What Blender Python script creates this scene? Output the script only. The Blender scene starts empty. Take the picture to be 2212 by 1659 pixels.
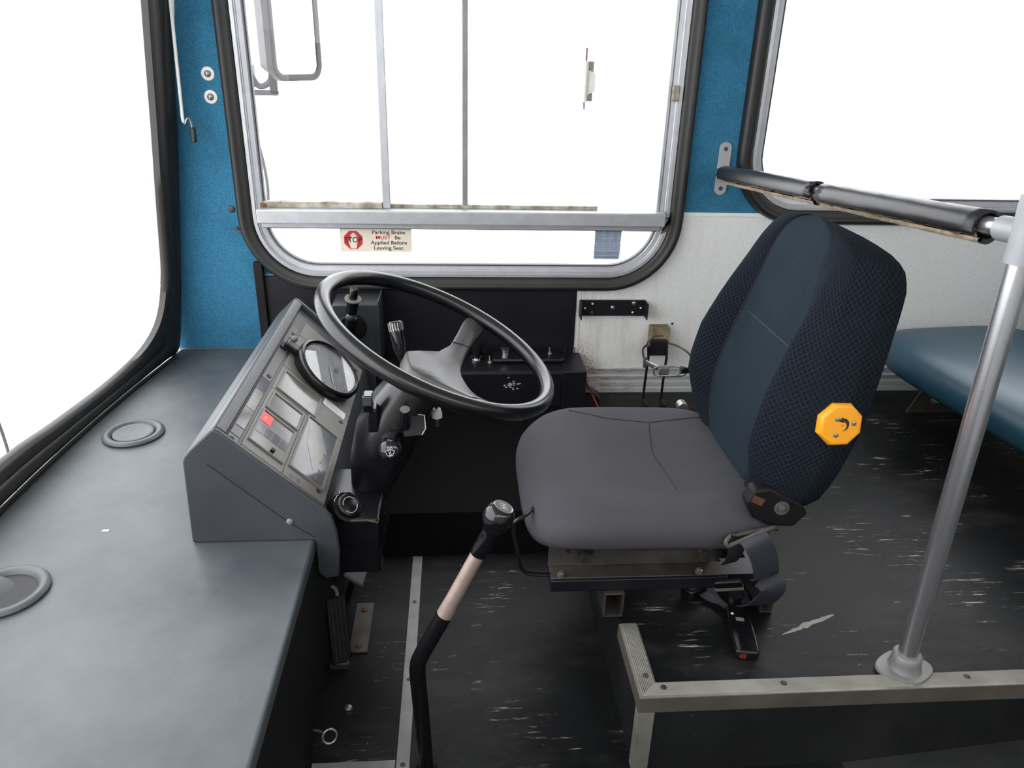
import bpy, bmesh, math, random
from mathutils import Vector, Matrix
random.seed(7)
SC = bpy.context.scene
COL = SC.collection
V = Vector
D = 2.19            # inner face of the driver's side wall
P = 0.178           # platform height above the cab floor

# ------------------------------------------------------------------ materials
def lin(c):
    return tuple(((x/255)/12.92 if x/255 <= .04045 else ((x/255+.055)/1.055)**2.4) for x in c)

def nodes(name):
    m = bpy.data.materials.new(name); m.use_nodes = True
    nt = m.node_tree; b = nt.nodes['Principled BSDF']
    return m, nt, b

def texco(nt, scale=(1, 1, 1), rot=(0, 0, 0)):
    t = nt.nodes.new('ShaderNodeTexCoord'); mp = nt.nodes.new('ShaderNodeMapping')
    mp.inputs['Scale'].default_value = scale; mp.inputs['Rotation'].default_value = rot
    nt.links.new(t.outputs['Object'], mp.inputs['Vector'])
    return mp.outputs['Vector']

def noise(nt, vec, scale, detail=4, rough=.6):
    n = nt.nodes.new('ShaderNodeTexNoise')
    n.inputs['Scale'].default_value = scale; n.inputs['Detail'].default_value = detail
    n.inputs['Roughness'].default_value = rough
    nt.links.new(vec, n.inputs['Vector']); return n.outputs['Fac']

def ramp(nt, fac, p0, p1, c0=(0, 0, 0, 1), c1=(1, 1, 1, 1)):
    r = nt.nodes.new('ShaderNodeValToRGB'); e = r.color_ramp.elements
    e[0].position = p0; e[1].position = p1; e[0].color = c0; e[1].color = c1
    nt.links.new(fac, r.inputs['Fac']); return r.outputs['Color']

def mix(nt, fac, a, b):
    m = nt.nodes.new('ShaderNodeMix'); m.data_type = 'RGBA'
    for s, v in ((0, fac), (6, a), (7, b)):
        if hasattr(v, 'default_value') or hasattr(v, 'links'): nt.links.new(v, m.inputs[s])
        elif s == 0: m.inputs[0].default_value = v
        else: m.inputs[s].default_value = (*v[:3], 1)
    return m.outputs[2]

def bump(nt, b, h, strength=.2, dist=.002):
    n = nt.nodes.new('ShaderNodeBump'); n.inputs['Strength'].default_value = strength
    n.inputs['Distance'].default_value = dist
    nt.links.new(h, n.inputs['Height']); nt.links.new(n.outputs['Normal'], b.inputs['Normal'])

def M(name, rgb, rough=.5, metal=0, rgb2=None, scale=20, bmp=0, bscale=300, rvar=0, spec=.5):
    m, nt, b = nodes(name)
    b.inputs['Roughness'].default_value = rough; b.inputs['Metallic'].default_value = metal
    b.inputs['Specular IOR Level'].default_value = spec
    v = texco(nt)
    c1 = lin(rgb); c2 = lin(rgb2) if rgb2 else tuple(x*.86 for x in c1)
    f = ramp(nt, noise(nt, v, scale, 5), .3, .7)
    nt.links.new(mix(nt, f, c2, c1), b.inputs['Base Color'])
    if rvar:
        r = nt.nodes.new('ShaderNodeMapRange'); r.inputs[3].default_value = rough-rvar; r.inputs[4].default_value = rough+rvar
        nt.links.new(noise(nt, v, scale*.7, 4), r.inputs[0]); nt.links.new(r.outputs[0], b.inputs['Roughness'])
    if bmp: bump(nt, b, noise(nt, v, bscale, 3), bmp)
    return m

def m_scuffed(name, rgb, rough=.42, sx=7, sy=70, amount=.585, fine=True):
    """black sheet flooring with pale scrapes running along the vehicle"""
    m, nt, b = nodes(name)
    b.inputs['Roughness'].default_value = rough; b.inputs['Specular IOR Level'].default_value = .13
    c = lin(rgb); v = texco(nt)
    base = mix(nt, ramp(nt, noise(nt, v, 5, 6), .3, .72), tuple(x*.6 for x in c), tuple(x*1.5 for x in c))
    dust = ramp(nt, noise(nt, texco(nt, (1.1, 2.2, 1)), 3.1, 8, .7), .5, .85)
    base = mix(nt, dust, base, lin((54, 53, 52)))
    st = noise(nt, texco(nt, (sx, sy, 20), (0, 0, .06)), 1.6, 8, .72)
    brk = noise(nt, v, 5.5, 4)
    mul = nt.nodes.new('ShaderNodeMath'); mul.operation = 'MULTIPLY'
    nt.links.new(ramp(nt, st, amount, amount+.06), mul.inputs[0]); nt.links.new(ramp(nt, brk, .5, .62), mul.inputs[1])
    col = mix(nt, mul.outputs[0], base, lin((170, 168, 160)))
    if fine:
        sp = ramp(nt, noise(nt, v, 85, 3, .75), .69, .73)
        sp2 = nt.nodes.new('ShaderNodeMath'); sp2.operation = 'MULTIPLY'
        nt.links.new(sp, sp2.inputs[0]); nt.links.new(ramp(nt, noise(nt, v, 4), .5, .6), sp2.inputs[1])
        col = mix(nt, sp2.outputs[0], col, lin((165, 165, 165)))
    nt.links.new(col, b.inputs['Base Color'])
    bump(nt, b, noise(nt, v, 160, 4), .25, .001)
    return m

def m_carpet():
    m, nt, b = nodes('blue_carpet')
    b.inputs['Roughness'].default_value = .95; b.inputs['Specular IOR Level'].default_value = .15
    v = texco(nt)
    c = mix(nt, ramp(nt, noise(nt, v, 420, 3, .8), .33, .66), lin((36, 82, 110)), lin((66, 134, 168)))
    c = mix(nt, ramp(nt, noise(nt, v, 6, 5), .5, .85), c, lin((40, 84, 108)))
    nt.links.new(c, b.inputs['Base Color'])
    bump(nt, b, noise(nt, v, 500, 3), .6, .002)
    return m

def m_laminate():
    m, nt, b = nodes('white_laminate')
    b.inputs['Roughness'].default_value = .5
    v = texco(nt)
    c = mix(nt, ramp(nt, noise(nt, v, 380, 2, .8), .35, .65), lin((206, 208, 206)), lin((226, 227, 224)))
    # rusty runs below the window and beside the black panel (object origin is world origin)
    sx = nt.nodes.new('ShaderNodeSeparateXYZ'); t = nt.nodes.new('ShaderNodeTexCoord'); nt.links.new(t.outputs['Object'], sx.inputs[0])
    runs = ramp(nt, noise(nt, texco(nt, (22, 1, 2.2)), 1.5, 6, .7), .5, .78)
    left = nt.nodes.new('ShaderNodeMapRange'); left.inputs[1].default_value = .85; left.inputs[2].default_value = .42
    nt.links.new(sx.outputs[0], left.inputs[0])
    mu = nt.nodes.new('ShaderNodeMath'); mu.operation = 'MULTIPLY'; nt.links.new(runs, mu.inputs[0]); nt.links.new(left.outputs[0], mu.inputs[1])
    m2 = nt.nodes.new('ShaderNodeMath'); m2.operation = 'MULTIPLY'; m2.inputs[1].default_value = .55; nt.links.new(mu.outputs[0], m2.inputs[0])
    c = mix(nt, m2.outputs[0], c, lin((170, 140, 100)))
    low = nt.nodes.new('ShaderNodeMapRange'); low.inputs[1].default_value = .46; low.inputs[2].default_value = .385
    nt.links.new(sx.outputs[0], low.inputs[0])
    lowz = nt.nodes.new('ShaderNodeMapRange'); lowz.inputs[1].default_value = .38; lowz.inputs[2].default_value = .27
    nt.links.new(sx.outputs[2], lowz.inputs[0])
    r = nt.nodes.new('ShaderNodeMath'); r.operation = 'MULTIPLY'; nt.links.new(low.outputs[0], r.inputs[0]); nt.links.new(lowz.outputs[0], r.inputs[1])
    r2 = nt.nodes.new('ShaderNodeMath'); r2.operation = 'MULTIPLY'; nt.links.new(r.outputs[0], r2.inputs[0])
    nt.links.new(ramp(nt, noise(nt, v, 120, 5, .7), .42, .55), r2.inputs[1])
    c = mix(nt, r2.outputs[0], c, lin((120, 62, 30)))
    nt.links.new(c, b.inputs['Base Color'])
    bump(nt, b, noise(nt, v, 400, 2), .1, .001)
    return m

def m_rusty_alu():
    m, nt, b = nodes('stained_aluminium')
    b.inputs['Roughness'].default_value = .42; b.inputs['Metallic'].default_value = .35
    v = texco(nt)
    sx = nt.nodes.new('ShaderNodeSeparateXYZ'); nt.links.new(v, sx.inputs[0])
    left = nt.nodes.new('ShaderNodeMapRange'); left.inputs[1].default_value = .72; left.inputs[2].default_value = .4
    nt.links.new(sx.outputs[0], left.inputs[0])
    f = nt.nodes.new('ShaderNodeMath'); f.operation = 'MULTIPLY'
    nt.links.new(ramp(nt, noise(nt, texco(nt, (4, 1, 40)), 5, 6, .75), .5, .6), f.inputs[0]); nt.links.new(left.outputs[0], f.inputs[1])
    c = mix(nt, f.outputs[0], lin((196, 198, 198)), lin((150, 96, 52)))
    nt.links.new(c, b.inputs['Base Color'])
    return m

def m_diamond(name, c1, c2, sc=95, fade=.5):
    m, nt, b = nodes(name)
    b.inputs['Roughness'].default_value = .95; b.inputs['Specular IOR Level'].default_value = .08
    t = nt.nodes.new('ShaderNodeUVMap'); sx = nt.nodes.new('ShaderNodeSeparateXYZ'); nt.links.new(t.outputs[0], sx.inputs[0])
    hs = []
    for sg in (1, -1):
        a = nt.nodes.new('ShaderNodeMath'); a.operation = 'MULTIPLY_ADD'; a.inputs[1].default_value = sg
        nt.links.new(sx.outputs[0], a.inputs[0]); nt.links.new(sx.outputs[1], a.inputs[2])
        k = nt.nodes.new('ShaderNodeMath'); k.operation = 'MULTIPLY'; k.inputs[1].default_value = sc; nt.links.new(a.outputs[0], k.inputs[0])
        s = nt.nodes.new('ShaderNodeMath'); s.operation = 'PINGPONG'; s.inputs[1].default_value = .5; nt.links.new(k.outputs[0], s.inputs[0]); hs.append(s.outputs[0])
    mn = nt.nodes.new('ShaderNodeMath'); mn.operation = 'MINIMUM'; nt.links.new(hs[0], mn.inputs[0]); nt.links.new(hs[1], mn.inputs[1])
    line = ramp(nt, mn.outputs[0], .05, .16, (1, 1, 1, 1), (0, 0, 0, 1))
    v = texco(nt)
    base = mix(nt, ramp(nt, noise(nt, v, 9, 4), .35, .65), tuple(x*.8 for x in lin(c1)), lin(c1))
    col = mix(nt, line, base, lin(c2))
    nt.links.new(col, b.inputs['Base Color'])
    bump(nt, b, mn.outputs[0], .5, .003)
    return m

def m_glass(name='window_glass', tint=(1, 1, 1)):
    m = bpy.data.materials.new(name); m.use_nodes = True; nt = m.node_tree
    for n in list(nt.nodes): nt.nodes.remove(n)
    o = nt.nodes.new('ShaderNodeOutputMaterial'); mx = nt.nodes.new('ShaderNodeMixShader')
    tr = nt.nodes.new('ShaderNodeBsdfTransparent'); tr.inputs[0].default_value = (*tint, 1)
    gl = nt.nodes.new('ShaderNodeBsdfGlossy'); gl.inputs['Roughness'].default_value = .01
    fr = nt.nodes.new('ShaderNodeFresnel'); gm = nt.nodes.new('ShaderNodeNewGeometry'); mr = nt.nodes.new('ShaderNodeMapRange'); mr.inputs[3].default_value = 1.45; mr.inputs[4].default_value = 1/1.45; nt.links.new(gm.outputs['Backfacing'], mr.inputs[0]); nt.links.new(mr.outputs[0], fr.inputs[0])
    nt.links.new(fr.outputs[0], mx.inputs[0]); nt.links.new(tr.outputs[0], mx.inputs[1]); nt.links.new(gl.outputs[0], mx.inputs[2])
    nt.links.new(mx.outputs[0], o.inputs[0]); return m

def m_emit(name, rgb, s, base=(30, 5, 5)):
    m, nt, b = nodes(name)
    b.inputs['Base Color'].default_value = (*lin(base), 1)
    b.inputs['Emission Color'].default_value = (*lin(rgb), 1); b.inputs['Emission Strength'].default_value = s
    return m

K = dict(
    carpet=m_carpet(), laminate=m_laminate(), skirt=m_rusty_alu(), glass=m_glass(),
    floor=m_scuffed('black_floor_vinyl', (20, 21, 22)), riser=m_scuffed('riser_vinyl', (30, 31, 31), .5, 5, 30, .66),
    ramp=m_scuffed('aisle_vinyl', (46, 48, 48), .55, 5, 40, .72),
    rubber=M('black_rubber', (34, 32, 31), .45, rgb2=(24, 23, 22), scale=12, bmp=.05),
    gasket=M('gasket', (60, 56, 66), .5), alu=M('brushed_aluminium', (182, 184, 188), .38, .45, scale=30, rvar=.06),
    alu_dull=M('dull_aluminium', (140, 141, 140), .5, .3, rgb2=(118, 117, 114), scale=14, bmp=.1, bscale=60),
    nosing_b=M('worn_nosing_face', (98, 92, 84), .6, .2, rgb2=(74, 69, 62), scale=8), nosing=M('worn_nosing', (150, 148, 141), .5, .3, rgb2=(112, 109, 101), scale=9, bmp=.1, bscale=80),
    dirty=M('dirty_track', (190, 188, 178), .7, 0, rgb2=(96, 82, 60), scale=22),
    grime=M('rust_grime', (120, 88, 52), .8, 0, rgb2=(60, 48, 36), scale=60),
    dash=M('dash_vinyl', (88, 93, 94), .46, 0, rgb2=(52, 58, 66), scale=3.2, bmp=.12, bscale=420, rvar=.06),
    binn=M('binnacle_shell', (62, 65, 69), .45, 0, rgb2=(50, 53, 58), scale=6, bmp=.08, bscale=300),
    panel=M('instrument_grey', (116, 112, 107), .42, 0, rgb2=(108, 104, 99), scale=18, rvar=.05),
    panel_d=M('instrument_dark_grey', (84, 82, 80), .35, 0, scale=12),
    disp=M('display_window', (126, 124, 119), .14, 0, rgb2=(92, 92, 92), scale=9),
    disp_d=M('display_window_smoke', (96, 98, 104), .1, 0, rgb2=(66, 68, 76), scale=11),
    hole=M('dark_recess', (16, 16, 17), .6), black=M('black_plastic', (16, 16, 19), .28, 0, scale=8, rvar=.06),
    black_m=M('black_matt', (16, 16, 18), .6, 0, scale=8, spec=.25), black_g=M('black_gloss', (18, 18, 22), .08),
    wheel=M('wheel_black', (15, 16, 19), .27, 0, rgb2=(11, 12, 14), scale=5, rvar=.02),
    hub=M('hub_grey', (72, 71, 71), .38, 0, rgb2=(64, 64, 64), scale=14, rvar=.08),
    boxp=M('black_painted_steel', (24, 22, 29), .4, 0, rgb2=(18, 17, 22), scale=7, rvar=.08, spec=.35), pit_shade=M('footwell_shade_black', (9, 9, 10), .8, 0, spec=.1),
    box_l=M('grey_black_sheet', (58, 62, 66), .4, 0, rgb2=(42, 46, 50), scale=14),
    chrome=M('chrome', (215, 215, 218), .14, 1, scale=10, rvar=.05), steel=M('zinc_steel', (150, 150, 148), .35, .8),
    polem=M('worn_chrome_tube', (205, 205, 210), .27, .9, rgb2=(190, 190, 194), scale=5, rvar=.03),
    greyp=M('grey_cast_fitting', (158, 162, 166), .45, .2), rust=M('rust', (118, 76, 48), .8, .1, rgb2=(66, 42, 28), scale=50),
    dirtsteel=M('dirty_steel', (84, 79, 74), .5, .35, rgb2=(48, 44, 41), scale=16), white=M('white_plastic', (232, 232, 228), .45, 0, rgb2=(214, 213, 206), scale=30),
    cush=M('cushion_fabric', (72, 72, 76), .92, 0, rgb2=(65, 65, 69), scale=7, bmp=.25, bscale=700, spec=.2),
    back_c=m_diamond('back_centre_fabric', (33, 43, 51), (38, 49, 57), 210), back_s=m_diamond('bolster_diamond_fabric', (21, 26, 33), (32, 38, 44), 88),
    seam=M('seam_thread', (30, 32, 38), .9), seam_l=M('piping', (58, 58, 62), .8),
    yellow=M('amber_plastic', (245, 166, 36), .35, 0, rgb2=(236, 154, 30), scale=8), ink=M('dark_print', (44, 24, 22), .6),
    web=M('belt_webbing', (40, 42, 52), .6, 0, bmp=.3, bscale=900), teal=M('teal_vinyl', (30, 66, 84), .38, 0, rgb2=(23, 56, 73), scale=6, bmp=.06, rvar=.05),
    pad=M('padding_skin', (34, 34, 36), .35, 0, rgb2=(27, 27, 29), scale=10, rvar=.08), foam=M('crumbling_foam', (168, 152, 130), .95, 0, rgb2=(120, 104, 88), scale=70, bmp=.8, bscale=150),
    wood=M('grimy_wood', (156, 140, 108), .8, 0, rgb2=(74, 62, 50), scale=14), wornpaint=M('bare_lever_steel', (172, 152, 142), .4, .4, rgb2=(150, 132, 124), scale=40),
    cream=M('sticker_cream', (226, 216, 200), .6, 0, rgb2=(214, 202, 184), scale=30), red=M('sticker_red', (196, 40, 42), .6), text=M('sticker_black', (32, 28, 28), .6),
    bluest=M('blue_grey_sticker', (162, 176, 194), .6, 0, rgb2=(150, 164, 184), scale=40), bluedk=M('sticker_print', (92, 104, 124), .6),
    lamp=m_emit('red_warning_lamp', (255, 70, 70), 1.1, (150, 30, 30)), lens=M("clear_lens_grey", (92, 94, 98), .35, 0, rgb2=(52, 54, 60), scale=14),
    mirror=M('mirror_silver', (245, 245, 245), .02, 1, rgb2=(240, 240, 240)), mhouse=M('mirror_shell', (68, 69, 72), .5), mrim=M('mirror_rim', (36, 34, 41), .5),
    plum=M('faded_plum_rod', (140, 108, 132), .5), redw=M('red_wire', (120, 34, 24), .5), paintfl=M('pale_scuff', (206, 206, 214), .5),
    roof=M('off_white_lining', (206, 206, 202), .7), bodyw=M('outer_body', (190, 190, 188), .5), print_w=M('white_print', (205, 205, 205), .6))

# ------------------------------------------------------------------ mesh helpers
OFF = {}
def root(name, loc, label, cat, group=None, kind=None):
    o = bpy.data.objects.new(name, None); COL.objects.link(o); o.location = loc; o.empty_display_size = .05
    OFF[o] = V(loc); tag(o, label, cat, group, kind); return o
def tag(o, label=None, cat=None, group=None, kind=None):
    for k, v in (('label', label), ('category', cat), ('group', group), ('kind', kind)):
        if v: o[k] = v
    return o
def obj(name, bm, mat, parent=None, bev=0, seg=2, smooth=35, sub=0, label=None):
    off = OFF.get(parent, V((0, 0, 0))) if parent else V((0, 0, 0))
    bmesh.ops.recalc_face_normals(bm, faces=bm.faces)
    if off.length: bmesh.ops.translate(bm, verts=bm.verts, vec=-off)
    me = bpy.data.meshes.new(name); bm.to_mesh(me); bm.free()
    for m in (mat if isinstance(mat, (list, tuple)) else [mat]): me.materials.append(K[m])
    o = bpy.data.objects.new(name, me); COL.objects.link(o)
    if parent: o.parent = parent
    OFF[o] = off
    if smooth:
        for p in me.polygons: p.use_smooth = True
        me.set_sharp_from_angle(angle=math.radians(smooth))
    if bev:
        b = o.modifiers.new('Bevel', 'BEVEL'); b.width = bev; b.segments = seg; b.limit_method = 'ANGLE'; b.angle_limit = math.radians(40)
    if sub:
        s = o.modifiers.new('Sub', 'SUBSURF'); s.levels = sub; s.render_levels = sub
    if label: o['label'] = label
    return o
def B(): return bmesh.new()
def frame_from(n, up=V((0, 0, 1))):
    n = V(n).normalized()
    if abs(n.dot(up)) > .98: up = V((0, 1, 0))
    u = up.cross(n).normalized(); return u, n.cross(u).normalized(), n
def box(bm, x0, x1, y0, y1, z0, z1):
    vs = [bm.verts.new((x, y, z)) for z in (z0, z1) for y in (y0, y1) for x in (x0, x1)]
    for f in ((0, 1, 3, 2), (4, 6, 7, 5), (0, 4, 5, 1), (2, 3, 7, 6), (0, 2, 6, 4), (1, 5, 7, 3)): bm.faces.new([vs[i] for i in f])
    return bm
def obox(bm, c, u, v, n, su, sv, sn):
    c, u, v, n = V(c), V(u), V(v), V(n)
    vs = [bm.verts.new(c+u*su*a/2+v*sv*b/2+n*sn*d/2) for d in (-1, 1) for b in (-1, 1) for a in (-1, 1)]
    for f in ((0, 1, 3, 2), (4, 6, 7, 5), (0, 4, 5, 1), (2, 3, 7, 6), (0, 2, 6, 4), (1, 5, 7, 3)): bm.faces.new([vs[i] for i in f])
    return bm
def loft(bm, rings, caps=True, closed=True):
    R = [[bm.verts.new(p) for p in r] for r in rings]
    n = len(R[0])
    for a, b in zip(R, R[1:]):
        for i in range(n if closed else n-1):
            bm.faces.new((a[i], a[(i+1) % n], b[(i+1) % n], b[i]))
    if caps and closed:
        for r in (R[0], R[-1]):
            try: bm.faces.new(r)
            except ValueError: pass
    return bm
def prism(bm, poly, o, u, v, n, t0, t1):
    o, u, v, n = V(o), V(u), V(v), V(n)
    return loft(bm, [[o+u*a+v*b+n*t for a, b in poly] for t in (t0, t1)])
def circ(r, k=24, rx=None, c=(0, 0)): return [(c[0]+r*math.cos(2*math.pi*i/k), c[1]+(rx or r)*math.sin(2*math.pi*i/k)) for i in range(k)]
def cyl(bm, p0, p1, r0, r1=None, k=20):
    return lathe(bm, p0, V(p1)-V(p0), [(0, r0), ((V(p1)-V(p0)).length, r0 if r1 is None else r1)], k)
def lathe(bm, p, ax, prof, k=24):
    u, v, n = frame_from(ax); p = V(p); rings = []
    for d, r in prof:
        r = max(r, 1e-4)
        rings.append([p+n*d+(u*math.cos(2*math.pi*i/k)+v*math.sin(2*math.pi*i/k))*r for i in range(k)])
    return loft(bm, rings)
def ball(bm, c, r, k=20, h=12, sc=(1, 1, 1)):
    m = Matrix.Translation(c) @ Matrix.Diagonal((*sc, 1))
    bmesh.ops.create_uvsphere(bm, u_segments=k, v_segments=h, radius=r, matrix=m); return bm
def spline(pts, n=8):
    pts = [V(p) for p in pts]; out = []
    for i in range(len(pts)-1):
        p0, p1, p2, p3 = pts[max(i-1, 0)], pts[i], pts[i+1], pts[min(i+2, len(pts)-1)]
        for j in range(n):
            t = j/n
            out.append(.5*((2*p1)+(p2-p0)*t+(2*p0-5*p1+4*p2-p3)*t*t+(3*p1-p0-3*p2+p3)*t**3))
    out.append(pts[-1]); return out
def tube(bm, pts, r, k=10, closed=False, flat=None, flatdir=None):
    pts = [V(p) for p in pts]; N = len(pts); rings = []; u = None
    for i, p in enumerate(pts):
        if closed: t = (pts[(i+1) % N]-pts[i-1]).normalized()
        else: t = (pts[min(i+1, N-1)]-pts[max(i-1, 0)]).normalized()
        if u is None: u = frame_from(t)[0] if flatdir is None else (V(flatdir)-t*t.dot(V(flatdir))).normalized()
        else:
            if flatdir is not None: u = V(flatdir)
            u = (u-t*u.dot(t)).normalized()
        w = t.cross(u); rr = r[i] if isinstance(r, (list, tuple)) else r
        a, b = (rr, rr) if flat is None else (rr, flat)
        rings.append([p+u*a*math.cos(2*math.pi*j/k)+w*b*math.sin(2*math.pi*j/k) for j in range(k)])
    if closed:
        rings.append(rings[0]); R = [[bm.verts.new(p) for p in q] for q in rings[:-1]]
        for i in range(N):
            a, b = R[i], R[(i+1) % N]
            for j in range(k): bm.faces.new((a[j], a[(j+1) % k], b[(j+1) % k], b[j]))
        return bm
    return loft(bm, rings)
def rrect(x0, x1, z0, z1, r, seg=12):
    out = []
    for cx, cz, a0 in ((x1-r, z0+r, -90), (x1-r, z1-r, 0), (x0+r, z1-r, 90), (x0+r, z0+r, 180)):
        for i in range(seg+1):
            a = math.radians(a0+90*i/seg); n = V((math.cos(a), math.sin(a)))
            out.append((V((cx, cz))+n*r, n))
    return out
def sweep_wall(bm, path, prof, closed=True):
    """path of (p, outward n) in the wall plane (x, z); prof of (offset outward, y)"""
    rings = [[V((p.x+n.x*d, y, p.y+n.y*d)) for d, y in prof] for p, n in path]
    R = [[bm.verts.new(q) for q in r] for r in rings]
    for i in range(len(R) if closed else len(R)-1):
        a, b = R[i], R[(i+1) % len(R)]
        for j in range(len(prof)-1): bm.faces.new((a[j], b[j], b[j+1], a[j+1]))
    return bm
def cut(o, cutters):
    """apply boolean holes; the cutter meshes are removed again"""
    for c in cutters:
        md = o.modifiers.new('cut', 'BOOLEAN'); md.operation = 'DIFFERENCE'; md.object = c; md.solver = 'EXACT'
    dg = bpy.context.evaluated_depsgraph_get(); me = bpy.data.meshes.new_from_object(o.evaluated_get(dg))
    o.modifiers.clear(); o.data = me
    for p in me.polygons: p.use_smooth = False
    return o
def text(name, body, size, mat, parent, o, u, v, n, depth=.0004, align='CENTER', xs=1.0):
    cu = bpy.data.curves.new(name, 'FONT'); cu.body = body; cu.size = size; cu.align_x = align; cu.align_y = 'CENTER'; cu.extrude = depth; cu.offset = size*.015
    t = bpy.data.objects.new(name, cu); COL.objects.link(t)
    dg = bpy.context.evaluated_depsgraph_get(); me = bpy.data.meshes.new_from_object(t.evaluated_get(dg))
    bpy.data.objects.remove(t)
    off = OFF.get(parent, V((0, 0, 0))); o, u, v, n = V(o), V(u), V(v), V(n)
    for q in me.vertices: q.co = o+u*q.co.x*xs+v*q.co.y+n*q.co.z-off
    me.materials.clear(); me.materials.append(K[mat])
    ob = bpy.data.objects.new(name, me); COL.objects.link(ob); ob.parent = parent; OFF[ob] = off; return ob
def screw(bm, p, n, r=.005, h=.003, k=14):
    return lathe(bm, p, n, [(0, r), (h*.5, r*.95), (h*.85, r*.7), (h, r*.3), (h, 0)], k)

X_, Y_, Z_ = V((1, 0, 0)), V((0, 1, 0)), V((0, 0, 1))
def struct(name, bm, mat, label, cat, **k):
    o = obj(name, bm, mat, **k); return tag(o, label, cat, None, 'structure')

# ------------------------------------------------------------------ shell
def xs(y, z):       # windscreen surface: raked back and curved round towards the pillar
    return -.905+.075*max(0, (y-1.25)/.92)**2+.125*(z-.33)

bm = box(B(), -.96, .313, -.35, 1.6, -.04, 0); box(bm, .313, .70, -.35, .933, -.04, 0)
struct('floor', bm, 'floor', 'scuffed black vinyl cab floor below the raised platform', 'floor', smooth=0)
bm = B(); prism(bm, [(.70, -.04), (3.3, -.04), (3.3, .297), (.70, 0)], (0, 0, 0), X_, Z_, Y_, -.35, .933)
struct('floor_aisle', bm, 'ramp', 'grey black sloping aisle floor rising along the foot of the riser', 'floor', smooth=0)
bm = box(B(), .316, 3.3, .938, 2.24, 0, P-.001)
struct('floor_platform', bm, 'floor', 'raised black platform scraped with pale marks under the driver seat', 'platform', smooth=0)
bm = box(B(), .313, 3.3, .933, .9379, 0, P-.032); box(bm, .3115, .3159, .9385, 1.58, 0, P-.005)
struct('riser', bm, 'riser', 'worn black riser sheet on the front and side of the raised platform', 'riser', smooth=0)

bm = B(); rs_ = random.Random(11); up_, dn_ = [], []
for i in range(19):
    f = i/18; up_.append((.612+.125*f, 1.072+.052*f+.0065*math.sin(f*math.pi)*rs_.uniform(.5, 1.3))); dn_.append((.612+.125*f, 1.071+.049*f-.005*math.sin(f*math.pi)*rs_.uniform(.4, 1.3)))
prism(bm, up_+dn_[::-1], (0, 0, P-.0008), X_, Y_, Z_, 0, .0002)
obj('pale_scrape', bm, 'nosing', bpy.data.objects['floor_platform'], smooth=0, label='long pale scrape in the platform surface')
# aluminium nosings with ribs and rusty screws
t1 = root('trim_1', (.313, .93, P), 'long ribbed aluminium nosing along the front edge of the raised platform', 'trim', None, 'structure')
def ribs(n, d): return [(i*.028/n, P+(.0045 if i % 2 else .003)) for i in range(n+1)]
prof = [(-.0030, P-.0005), (-.0030, P+.003)]+[(a+.002, b) for a, b in ribs(18, 0)]+[(.033, P+.0005), (.0, P-.0005)]
bm = B(); loft(bm, [[V((x, .9325+d, z)) for d, z in prof] if i else [V((.3095+max(d, -.0035), .9325+d, z)) for d, z in prof] for i, x in enumerate((.31, 3.3))])
obj('nosing_strip', bm, 'nosing', t1, smooth=0); obj('front_flange', box(B(), .306, 3.3, .9285, .9325, P-.030, P+.0015), 'nosing_b', t1, smooth=0, label='dirt browned front face of the nosing')
for x in (.352, .565, .90, 1.25): obj('screw', screw(B(), (x, .95, P+.004), Z_, .0055, .002), 'dirtsteel', t1)
t2 = root('trim_2', (.31, 1.1, P), 'short ribbed aluminium nosing running back from the platform corner', 'trim', None, 'structure')
bm = B(); loft(bm, [[V((.3095+d, y if i else .9325+max(d, -.0035), z)) for d, z in prof] for i, y in enumerate((.93, 1.11))])
obj('nosing_strip', bm, 'nosing', t2, smooth=0); obj('side_flange', box(B(), .3055, .3095, .9326, 1.11, P-.028, P+.0015), 'nosing_b', t2, smooth=0)
obj('screw', screw(B(), (.327, .978, P+.004), Z_, .0055, .002), 'dirtsteel', t2)
bm = B(); prism(bm, [(.3085, .9315), (.3085, .955), (.3112, .955), (.3112, .934), (.336, .934), (.336, .9315)], (0, 0, 0), X_, Y_, Z_, 0, P-.031)
struct('trim_3', bm, 'nosing', 'upright worn metal angle covering the platform corner down to the floor', 'trim', smooth=0)
t4 = root('trim_4', (-.1, 1.2, 0), 'narrow flat metal strip screwed lengthwise down the middle of the cab floor', 'trim', None, 'structure')
obj('floor_strip', box(B(), -.1125, -.088, .62, 1.572, .0002, .0035), 'alu_dull', t4, bev=.001)
for y in (.965, 1.165, 1.40): obj('screw', screw(B(), (-.1, y, .0036), Z_, .005, .001), 'dirtsteel', t4)
bm = box(B(), -.262, -.114, .952, .976, .0002, .0034)
tag(obj('trim_5', bm, 'alu_dull', bev=.001), 'short metal strip crossing the cab floor to the foot of the dash', 'trim', None, 'structure')

# driver's side wall
WIN1 = rrect(-.612, .666, .515, 1.62, .215)
WIN2 = rrect(.803, 2.75, .722, 1.62, .20)
def wall_cut(w, d=-.03):
    bm = B(); loft(bm, [[V((p.x+n.x*d, y, p.y+n.y*d)) for p, n in w] for y in (2.0, 2.4)]); return obj('cutter', bm, 'rubber', smooth=0)
cs = [wall_cut(WIN1), wall_cut(WIN2)]
wall = obj('wall_right', box(B(), -.86, 3.3, D, D+.05, -.04, 1.95), 'bodyw', smooth=0)
tag(wall, 'side wall of the cab with blue carpet above and white board below', 'wall', None, 'structure'); cut(wall, cs)
bm = B(); prism(bm, [(-.845, .33), (-.576, .33), (-.576, .56), (-.3, .56), (-.3, .751), (3.3, .751), (3.3, 1.95), (-.62, 1.95), (-.70, 1.30)], (0, 0, 0), X_, Z_, Y_, D-.006, D)
c_ = obj('carpet_lining', bm, 'carpet', wall, smooth=0, label='blue carpet lining'); cut(c_, cs)
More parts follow.
